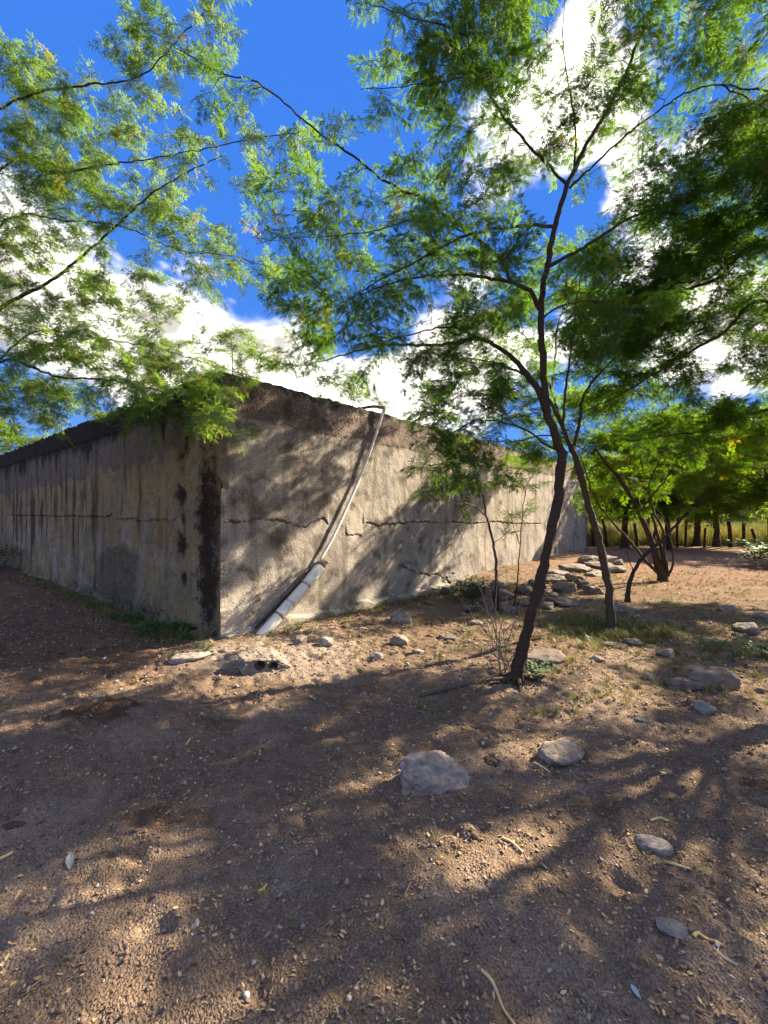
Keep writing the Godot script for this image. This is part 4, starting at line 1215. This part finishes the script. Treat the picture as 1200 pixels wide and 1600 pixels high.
	for e in [[872, 900, 54, .22], [905, 893, 60, .20], [946, 888, 52, .22], [950, 876, 40, .3], [925, 880, 34, .4], [968, 893, 46, .25], [968, 883, 24, .5], [940, 900, 50, .18]]:
		stone("rubble_slab", "flat broken masonry slab in the rubble near the far wall end", e[0], e[1] + 2, e[2], e[3], rnd(0.5, 0.8), 140 + k, grey.lerp(pale, rng.randf()) * 0.75, tan * 0.8, {"sub": 10, "cuts": 14, "yaw": rnd(-0.5, 0.5), "tilt": rnd(-0.15, 0.15), "rough": 0.10, "group": "flat slabs near the far wall end"})
		k += 1
	# loose stones of the yard
	for e in [[995, 1008, 26, .3, "flat whitish stone in grass before the grey trunk"], [962, 1012, 40, .15, "thin pale stone slab at the grey trunk's grassy foot"], [935, 1036, 22, .4, "dark round stone between the two leaning trunks"], [1046, 1028, 26, .4, "tan stone behind the brown boulder pair, in straw"], [1018, 1062, 20, .4, "small dark stone beside the smaller brown boulder"], [1145, 956, 34, .35, "grey stone out on the reddish path"], [1180, 990, 40, .35, "broad grey stone on the reddish path near green weeds"], [1196, 968, 26, .35, "bluish stone on the reddish path edge"], [920, 1002, 20, .4, "small buried stone in grass behind the dark trunk"], [1010, 1128, 24, .25, "flat tan stone among straw and twigs"], [980, 958, 34, .4, "rounded grey stone behind the grey trunk"], [1108, 1004, 18, .4, "small tan stone on shaded litter"], [628, 1390, 12, .7, "white pebble on bare brown soil"], [655, 1022, 18, .4, "small tan stone on the bank below the wall"], [700, 1000, 24, .3, "flat pale stone on the bank below the sapling"], [745, 978, 24, .35, "pale chip of masonry below the sapling"], [566, 985, 20, .35, "small grey stone in dust along the wall foot"]]:
		stone("stone", e[4], e[0], e[1], e[2], e[3], rnd(0.7, 1.0), 200 + k, grey.lerp(pale, rng.randf() * 0.5) * 0.85, tan, {"sub": 10, "cuts": 12, "rough": 0.09, "yaw": rnd(-0.6, 0.6)})
		k += 1

func fence_post(parent: Node3D, px: float, d: float, high: float, r: float) -> Vector3:
	var x := (px - 600.0) / F * d
	var y := ground(x, d)
	var a := Acc.new()
	var lean := rnd(-0.20, 0.20)
	high *= rnd(0.7, 1.2)
	tube(a, curve([Vector3(x, y - 0.1, -d), Vector3(x + lean * 0.4, y + high * 0.5, -d), Vector3(x + lean, y + high, -d + rnd(-0.05, 0.05))], 0.12, 0.01), r, r * 0.8, 8, 0.2)
	for k in a.v.size(): a.v[k] -= parent.position
	put("post", a.mesh(), M.post, parent)
	return Vector3(x, y, -d)

func far_side() -> void:
	# wire fence on rough wooden posts
	var f := thing("wire_fence", "wire fence on dark rough wooden posts in front of dry grass", "fence", Vector3(12, 0.12, -18.6))
	var ps := []
	for e in [[926, 1.0, .06], [948, 1.15, .06], [996, 1.05, .06], [1020, .95, .06], [1058, 0.95, .05], [1071, 1.05, .055], [1100, 1.0, .05], [1142, 1.1, .085], [1162, 1.2, .07], [1181, 1.1, .06], [1204, 1.1, .07], [1232, 1.1, .07], [1262, 1.1, .07]]:
		ps.append(fence_post(f, e[0], 18.6 - (e[0] - 926) * 0.003, e[1], e[2]))
	for h in [0.35, 0.65, 0.92]:
		var a := Acc.new()
		for k in ps.size() - 1:
			var p: Vector3 = ps[k] + Vector3(0, h, 0.06) - f.position
			var q: Vector3 = ps[k + 1] + Vector3(0, h, 0.06) - f.position
			tube(a, PackedVector3Array([p, (p + q) * 0.5 - Vector3(0, 0.015, 0), q]), 0.002, 0.002, 4)
		put("wire", a.mesh(), M.wire, f)
	# trees along the fence
	var o := {"lod": 2, "size": 1.7, "spacing": 0.10, "thick": 1.6, "dark": Color(0.06, 0.125, 0.025), "light": Color(0.16, 0.245, 0.05)}
	var labels := ["straight thick trunked tree by the fence behind the far wall end", "tree with leaning pole against it, beside the reddish path at the fence", "dark single trunked tree standing in the fence line before yellow grass", "tree with a low forked trunk in the fence line", "leafy tree at the fence end beyond the reddish path", "tall tree of pale leaves behind the fence and forked tree"]
	var k := 0
	for e in [[975, 17.6, 0.12, 4.4, 0.3], [1045, 17.2, 0.10, 4.2, -0.3], [1089, 18.8, 0.13, 4.8, 0.2], [1120, 18.2, 0.11, 4.6, -0.2], [1215, 17.0, 0.12, 4.6, 0.0], [1010, 22.0, 0.14, 5.6, 0.3]]:
		var x: float = (e[0] - 600.0) / F * e[1]
		var b := Vector3(x, ground(x, e[1]), -e[1])
		var h: float = e[3]
		var fk := b + Vector3(e[4] * 0.3, h * 0.34, 0)
		var L := []
		for j in 6:
			var w := TAU * j / 6.0 + rnd(-0.4, 0.4)
			var out := Vector3(cos(w), 0, sin(w)) * rnd(1.2, 2.0)
			L.append(limb([fk, fk + out * 0.35 + Vector3(0, h * 0.22, 0), fk + out * 0.75 + Vector3(0, h * 0.42, 0), fk + out + Vector3(0, h * rnd(0.45, 0.62), 0)], 0.07, 0.012, 0.8, 0.3))
		var bl := []
		for j in 7:
			var w := TAU * j / 7.0
			bl.append([b + Vector3(cos(w) * 1.5, h * rnd(0.42, 0.88), sin(w) * 1.4), Vector3(1.1, 0.7, 1.1), 24])
		bl.append([b + Vector3(0, h * 0.92, 0), Vector3(1.3, 0.7, 1.3), 24])
		tree_from("fence_tree", labels[k], b, [b, b + Vector3(e[4] * 0.1, h * 0.17, 0), fk], e[2], e[2] * 0.75, L, bl, o)
		k += 1
	# trees outside on the left, behind the tank end
	for e in [[-13.5, 17.5, 4.6, "yellow green tree rising behind the far end of the shaded wall"], [-18.0, 18.0, 5.0, "leafy tree standing beyond the shaded wall end, behind another"]]:
		var b := Vector3(e[0], ground(e[0], e[1]), -e[1])
		var h: float = e[2]
		var L := []
		for j in 6:
			var w := TAU * j / 6.0
			L.append(limb([b + Vector3(0, h * 0.3, 0), b + Vector3(cos(w) * 0.6, h * 0.5, sin(w) * 0.6), b + Vector3(cos(w) * 1.5, h * 0.75, sin(w) * 1.5)], 0.06, 0.012, 0.8, 0.3))
		var bl := []
		for j in 6:
			var w := TAU * j / 6.0
			bl.append([b + Vector3(cos(w) * 1.6, h * rnd(0.6, 0.9), sin(w) * 1.6), Vector3(1.3, 0.7, 1.3), 22])
		tree_from("far_tree", e[3], b, [b, b + Vector3(0.05, h * 0.15, 0), b + Vector3(0, h * 0.32, 0)], 0.16, 0.12, L, bl, o)
	# wooded hill
	var a := Acc.new()
	var nx := 60
	var ny := 40
	for y in ny:
		for x in nx:
			var px := 8.0 + 130.0 * x / (nx - 1)
			var dd := 30.0 + 120.0 * y / (ny - 1)
			a.v.append(Vector3(px, hill_h(px, dd), -dd))
	for y in ny - 1:
		for x in nx - 1:
			var q := y * nx + x
			a.i.append_array(PackedInt32Array([q, q + nx, q + 1, q + 1, q + nx, q + nx + 1]))
	grid_normals(a, nx, ny)
	put("hill", a.mesh(), M.hill).set_meta("kind", "structure")
	var c := Acc.new()
	for j in 1500:
		var q := rdir()
		if q.y < -0.3: q.y = -q.y
		var p := Vector3(q.x * 1.0, 0.75 + q.y * 0.65, q.z * 1.0) * (0.75 + 0.35 * rng.randf()) 
		p += Vector3(0.25, 0.15, 0.2) * nz.get_noise_3d(q.x * 2.0, q.y * 2.0, q.z * 2.0)
		var u := rdir()
		var v := u.cross(rdir()).normalized()
		var s := rnd(0.022, 0.05)
		var b := c.v.size()
		c.v.append(p - u * s); c.v.append(p + v * s * 0.6); c.v.append(p + u * s); c.v.append(p - v * s * 0.6)
		c.i.append_array(PackedInt32Array([b, b + 1, b + 2, b, b + 2, b + 3]))
	var xs := []
	var cs := []
	for j in 900:
		var px := rnd(10.0, 120.0)
		var dd := 26.0 + 70.0 * rng.randf()
		if px / dd < 0.42 or px / dd > 1.6: continue
		var s := rnd(1.6, 3.2)
		xs.append(Transform3D(Basis(Vector3.UP, rnd(0, TAU)) * Basis.from_scale(Vector3(s, s * rnd(0.8, 1.2), s)), Vector3(px, hill_h(px, dd) - 0.3, -dd)))
		cs.append(Color(0.08, 0.15, 0.025).lerp(Color(0.19, 0.27, 0.06), rng.randf()))
	scatter("hillside_woodland", "bright green scrubby woodland covering the hill beyond the fence", c.mesh(), M.leaf, xs, cs)
	# dry grass beyond the fence
	var tm := tuft_mesh(26, 0.75, 0.4, 0.010)
	xs = []; cs = []
	for j in 2600:
		var dd := rnd(18.9, 27.0)
		var px := dd * rnd(0.42, 1.15)
		xs.append(Transform3D(Basis(Vector3.UP, rnd(0, TAU)) * Basis.from_scale(Vector3.ONE * rnd(0.7, 1.5)), Vector3(px, ground(px, dd) - 0.02, -dd)))
		cs.append(Color(0.36, 0.30, 0.12).lerp(Color(0.20, 0.22, 0.06), rng.randf()))
	scatter("dry_grass", "tall yellow dry grass standing behind the wire fence", tm, M.grass, xs, cs)

func hill_h(x: float, d: float) -> float:
	var u := smooth(26.0, 75.0, d)
	var v := smooth(0.38, 0.75, x / d)
	return -0.5 + 0.25 + u * v * (15.5 + 2.5 * nz.get_noise_2d(x * 0.03, d * 0.03))

func small_plant(label: String, at: Vector3, w: float, h: float, col: Color, n: int) -> void:
	var t := thing("weed_clump", label, "weed", at)
	var mm := MultiMesh.new()
	mm.transform_format = MultiMesh.TRANSFORM_3D
	mm.use_colors = true
	mm.mesh = M.weed
	mm.instance_count = n
	for k in n:
		var q := rdir() * w
		var y := ground(at.x + q.x, -(at.z + q.z)) - at.y
		mm.set_instance_transform(k, Transform3D(Basis(Vector3.UP, rnd(0, TAU)) * Basis.from_scale(Vector3.ONE * h * rnd(0.7, 1.3)), Vector3(q.x, y + absf(q.y) * 0.15 * h, q.z)))
		mm.set_instance_color(k, col * rnd(0.7, 1.3))
	var mi := MultiMeshInstance3D.new()
	mi.name = "leaves"
	mi.multimesh = mm
	mi.material_override = M.grass
	mi.set_meta("kind", "stuff")
	t.add_child(mi)

func floor_cover() -> void:
	M.weed = weed_mesh()
	# crumbs of soil
	var xs := []
	var cs := []
	var clod := stone_mesh(Vector3(0.5, 0.4, 0.5), 900, 9, 2, Color.WHITE, Color(0.8, 0.8, 0.8), 0.2)
	for k in 42000:
		var q := yard(0.7, 6.5, 1.25)
		var s := rnd(0.003, 0.008) * (1.0 + 2.6 * pow(rng.randf(), 6.0)) * (0.7 + q.y * 0.2)
		xs.append(Transform3D(ground_basis(rnd(0, TAU), 0.6, Vector3(s, s * rnd(0.5, 0.9), s * rnd(0.7, 1.2))), Vector3(q.x, ground(q.x, q.y) + s * 0.12, -q.y)))
		cs.append(Color(0.29, 0.205, 0.142).lerp(Color(0.15, 0.10, 0.067), rng.randf()) * rnd(0.75, 1.25))
	scatter("soil_crumbs", "loose brown soil crumbs scattered over the trampled yard", clod, M.litter, xs, cs)
	# pale grit
	xs = []; cs = []
	for k in 2600:
		var q := yard(0.7, 9.0, 1.2)
		var s := rnd(0.005, 0.014) * (1.0 + 1.8 * pow(rng.randf(), 8.0)) * (0.7 + q.y * 0.14)
		xs.append(Transform3D(ground_basis(rnd(0, TAU), 0.4, Vector3(s, s * rnd(0.5, 0.8), s * rnd(0.7, 1.3))), Vector3(q.x, ground(q.x, q.y) + s * 0.2, -q.y)))
		cs.append(Color(0.36, 0.31, 0.26).lerp(Color(0.5, 0.48, 0.44), rng.randf()) * rnd(0.6, 1.1))
	scatter("gravel", "pale grit and small gravel strewn on the soil", clod, M.litter, xs, cs)
	# leaf bits and straw
	xs = []; cs = []
	for k in 30000:
		var q := yard(0.7, 12.0, 1.3)
		if nz.get_noise_2d(q.x * 1.1 + 14.0, q.y * 1.1) + 0.5 * nz.get_noise_2d(q.x * 4.0, q.y * 4.0 + 50.0) + 0.10 * signf(q.x + 0.2) < rnd(-0.25, 0.3): continue
		var s := rnd(0.008, 0.026) * (0.8 + q.y * 0.12)
		xs.append(Transform3D(ground_basis(rnd(0, TAU), 0.5, Vector3(s * rnd(0.8, 1.6), s, s)), Vector3(q.x, ground(q.x, q.y) + s * 0.1, -q.y)))
		cs.append(Color(0.52, 0.38, 0.19).lerp(Color(0.20, 0.125, 0.07), rng.randf()) * rnd(0.7, 1.25))
	scatter("leaf_litter", "curled dry leaf bits littering the yard", flake_mesh(), M.litter, xs, cs)
	xs = []; cs = []
	for k in 17000:
		var q := yard(0.7, 12.0, 1.3)
		if nz.get_noise_2d(q.x * 1.1 + 14.0, q.y * 1.1) + 0.5 * nz.get_noise_2d(q.x * 4.0, q.y * 4.0 + 50.0) + 0.10 * signf(q.x + 0.2) < rnd(-0.25, 0.3): continue
		var s := rnd(0.010, 0.035) * (0.8 + q.y * 0.14) * (1.0 + 1.5 * pow(rng.randf(), 8.0))
		xs.append(Transform3D(ground_basis(rnd(0, TAU), 0.25, Vector3(s * rnd(0.7, 2.0), s * 0.9, s)), Vector3(q.x, ground(q.x, q.y) + 0.002, -q.y)))
		cs.append(Color(0.48, 0.37, 0.19).lerp(Color(0.22, 0.15, 0.09), pow(rng.randf(), 0.7)) * rnd(0.7, 1.2))
	scatter("straw", "dry straw and tiny twigs strewn over the ground", straw_mesh(), M.litter, xs, cs)
	# thin grass
	var tm := tuft_mesh(14, 0.07, 0.07, 0.0022)
	xs = []; cs = []
	for k in 5200:
		var q := yard(3.2, 11.0, 0.9)
		var w := nz.get_noise_2d(q.x * 1.3 + 70.0, q.y * 1.3) + 0.12 * smooth(1.0, 2.4, q.x) - 0.35 * smooth(1.2, -0.2, q.x)
		if w < 0.05: continue
		xs.append(Transform3D(Basis(Vector3.UP, rnd(0, TAU)) * Basis.from_scale(Vector3.ONE * rnd(0.5, 1.4)), Vector3(q.x, ground(q.x, q.y), -q.y)))
		cs.append(Color(0.12, 0.15, 0.035).lerp(Color(0.36, 0.30, 0.14), rng.randf()))
	# thicker round the grey trunk and along the wall foot
	for k in 600:
		var c := GP(950, 985)
		var q := Vector2(c.x + rng.randfn(0, 0.38), -c.z + rng.randfn(0, 0.3))
		xs.append(Transform3D(Basis(Vector3.UP, rnd(0, TAU)) * Basis.from_scale(Vector3.ONE * rnd(0.8, 1.9)), Vector3(q.x, ground(q.x, q.y), -q.y)))
		cs.append(Color(0.06, 0.09, 0.022).lerp(Color(0.22, 0.20, 0.07), rng.randf()))
	for k in 600:
		var right := rng.randf() < 0.35
		var s := rnd(0.1, 6.0) if right else 0.25 + 8.0 * pow(rng.randf(), 1.3)
		var dir := (RD if right else LD).normalized()
		var nor := Vector2(dir.y, -dir.x) if right else Vector2(-dir.y, dir.x)
		var q := CORNER + dir * s + nor * (0.10 + absf(rng.randfn(0, 0.22)))
		xs.append(Transform3D(Basis(Vector3.UP, rnd(0, TAU)) * Basis.from_scale(Vector3.ONE * rnd(0.6, 1.6)), Vector3(q.x, ground(q.x, q.y), -q.y)))
		cs.append(Color(0.06, 0.11, 0.025).lerp(Color(0.16, 0.18, 0.05), rng.randf()))
	scatter("grass", "thin short grass, part dry, along the wall foot and under trees", tm, M.grass, xs, cs)
	# herbs
	for e in [[215, 965, .30, 1.0, 30, "dark green weeds in deep shade along the wall foot, farther from the corner"], [260, 990, .34, 1.1, 46, "dark green weeds spread thickly near the tank corner"], [300, 985, .16, 1.3, 18, "leafy weed growing at the very corner of the tank"], [318, 1018, .05, 0.9, 5, "tiny bright seedling by the pale slab edge"]]:
		small_plant(e[5], GP(e[0], e[1]), e[2], e[3], Color(0.055, 0.115, 0.03), e[4])
	small_plant("bright green fern like weeds beside the brown boulders", GP(1160, 1022), 0.28, 1.1, Color(0.055, 0.125, 0.022), 34)
	small_plant("feathery pale green weed on the reddish path edge near the fence", GP(1200, 884), 0.45, 4.5, Color(0.12, 0.2, 0.06), 30)
	small_plant("grey green bush against the wall where rubble begins", P(730, 925, 7.9) * Vector3(1, 0, 1) + Vector3(0, 0.02, 0), 0.30, 2.8, Color(0.07, 0.11, 0.06), 24)
	small_plant("small grey green weed at the foot of the slender tree", GP(838, 1052), 0.09, 1.2, Color(0.10, 0.16, 0.08), 8)
	small_plant("low dark bush at the far foot of the shaded wall", GP(12, 892), 0.9, 3.0, Color(0.035, 0.07, 0.02), 40)
	# brush leaning at the far end of the shaded wall
	var b := GP(6, 884)
	var t := thing("dead_brush", "dead brushwood heap leaning on the far end of the shaded wall", "brush", b)
	for k in 26:
		var a := Acc.new()
		var s := Vector3(rnd(-1.2, 0.5), 0, rnd(-0.3, 0.4))
		var e := s + Vector3(rnd(-0.8, 0.8), rnd(0.5, 1.5), rnd(-0.3, 0.2))
		tube(a, curve([s, s.lerp(e, 0.5) + rdir() * 0.15, e], 0.1, 0.03), 0.012, 0.004, 5)
		put("stick", a.mesh(), M.dead, t)
	# single pods, sticks and leaves that stand out on the soil
	pod("curved pale dry stick lying on the bare foreground soil", "stick", [746, 1513, 768, 1535, 785, 1560, 806, 1605], 0.0055, Color(0.52, 0.40, 0.18))
	pod("fat curled yellow pod lying beside a flat grey stone", "seed pod", [1082, 1462, 1088, 1454, 1102, 1454, 1116, 1462, 1126, 1472], 0.0065, Color(0.58, 0.42, 0.16))
	pod("long pale twig trailing from the curled yellow pod", "twig", [1112, 1478, 1130, 1494, 1150, 1506], 0.005, Color(0.44, 0.37, 0.30))
	pod("straight straw coloured pod in the middle of bare soil", "seed pod", [784, 1308, 800, 1320, 816, 1331], 0.005, Color(0.58, 0.47, 0.26))
	pod("thin pale twig lying behind the pale flat boulder", "twig", [832, 1187, 845, 1198, 861, 1206], 0.005, Color(0.5, 0.42, 0.28))
	pod("yellow dry pod below the whitish grey stone", "seed pod", [1038, 1342, 1052, 1352, 1077, 1359], 0.006, Color(0.58, 0.44, 0.2))
	pod("short yellow pod at the edge of the dung spot", "seed pod", [292, 1164, 298, 1156], 0.006, Color(0.6, 0.48, 0.18))
	pod("thick yellow dry stem beside the dark bark chip", "stem", [-4, 1346, 10, 1340, 22, 1334], 0.008, Color(0.6, 0.46, 0.18))
	pod("green fresh pod fallen on bare soil", "seed pod", [404, 1392, 410, 1384, 417, 1372], 0.006, Color(0.35, 0.42, 0.08))
	pod("wavy pale twig near the sunlit path edge stones", "twig", [1015, 1285, 1030, 1282, 1043, 1287], 0.006, Color(0.5, 0.4, 0.2))
	pod("gnarled dark strip running from the slender tree across the soil", "root", [800, 1062, 760, 1064, 735, 1069, 700, 1077, 672, 1084, 655, 1087], 0.018, Color(0.10, 0.075, 0.055))  # thin dark tube laid over the soil from the trunk foot
	leaf("grey folded dry leaf on the bare soil", 112, 1344, 0.085, 0.6, Color(0.42, 0.38, 0.28))
	leaf("small orange dry leaf on dappled soil", 744, 1446, 0.03, 1.2, Color(0.42, 0.20, 0.09))
	leaf("pale bluish leaf on soil by straw", 992, 1550, 0.04, 0.2, Color(0.34, 0.38, 0.36))
	leaf("tan curled leaf standing on soil", 495, 1330, 0.035, 0.3, Color(0.42, 0.28, 0.16))
	leaf("dark bark chip lying on the soil", 24, 1292, 0.09, 1.9, Color(0.05, 0.04, 0.035))

func pod(label: String, cat: String, px: Array, r: float, col: Color) -> void:
	var pts := []
	var first := GP(px[0], px[1])
	for k in range(0, px.size(), 2):
		pts.append(GP(px[k], px[k + 1]) + Vector3(0, r * 0.7, 0) - first)
	var a := Acc.new()
	tube(a, curve(pts, 0.012), r, r * 0.7, 8, 0.25)
	var o := put(cat.replace(" ", "_"), a.mesh(), stdmat(col.linear_to_srgb(), 0.7))
	o.position = first
	tag(o, label, cat)

func leaf(label: String, px: float, py: float, l: float, yaw: float, col: Color) -> void:
	var o := put("fallen_leaf" if not label.contains("bark") else "bark_chip", flake_mesh(), stdmat(col.linear_to_srgb(), 0.7))
	o.position = GP(px, py) + Vector3(0, 0.004, 0)
	o.rotation = Vector3(0.1, yaw, 0.2)
	o.scale = Vector3.ONE * l * 1.1
	tag(o, label, "leaf" if not label.contains("bark") else "bark")
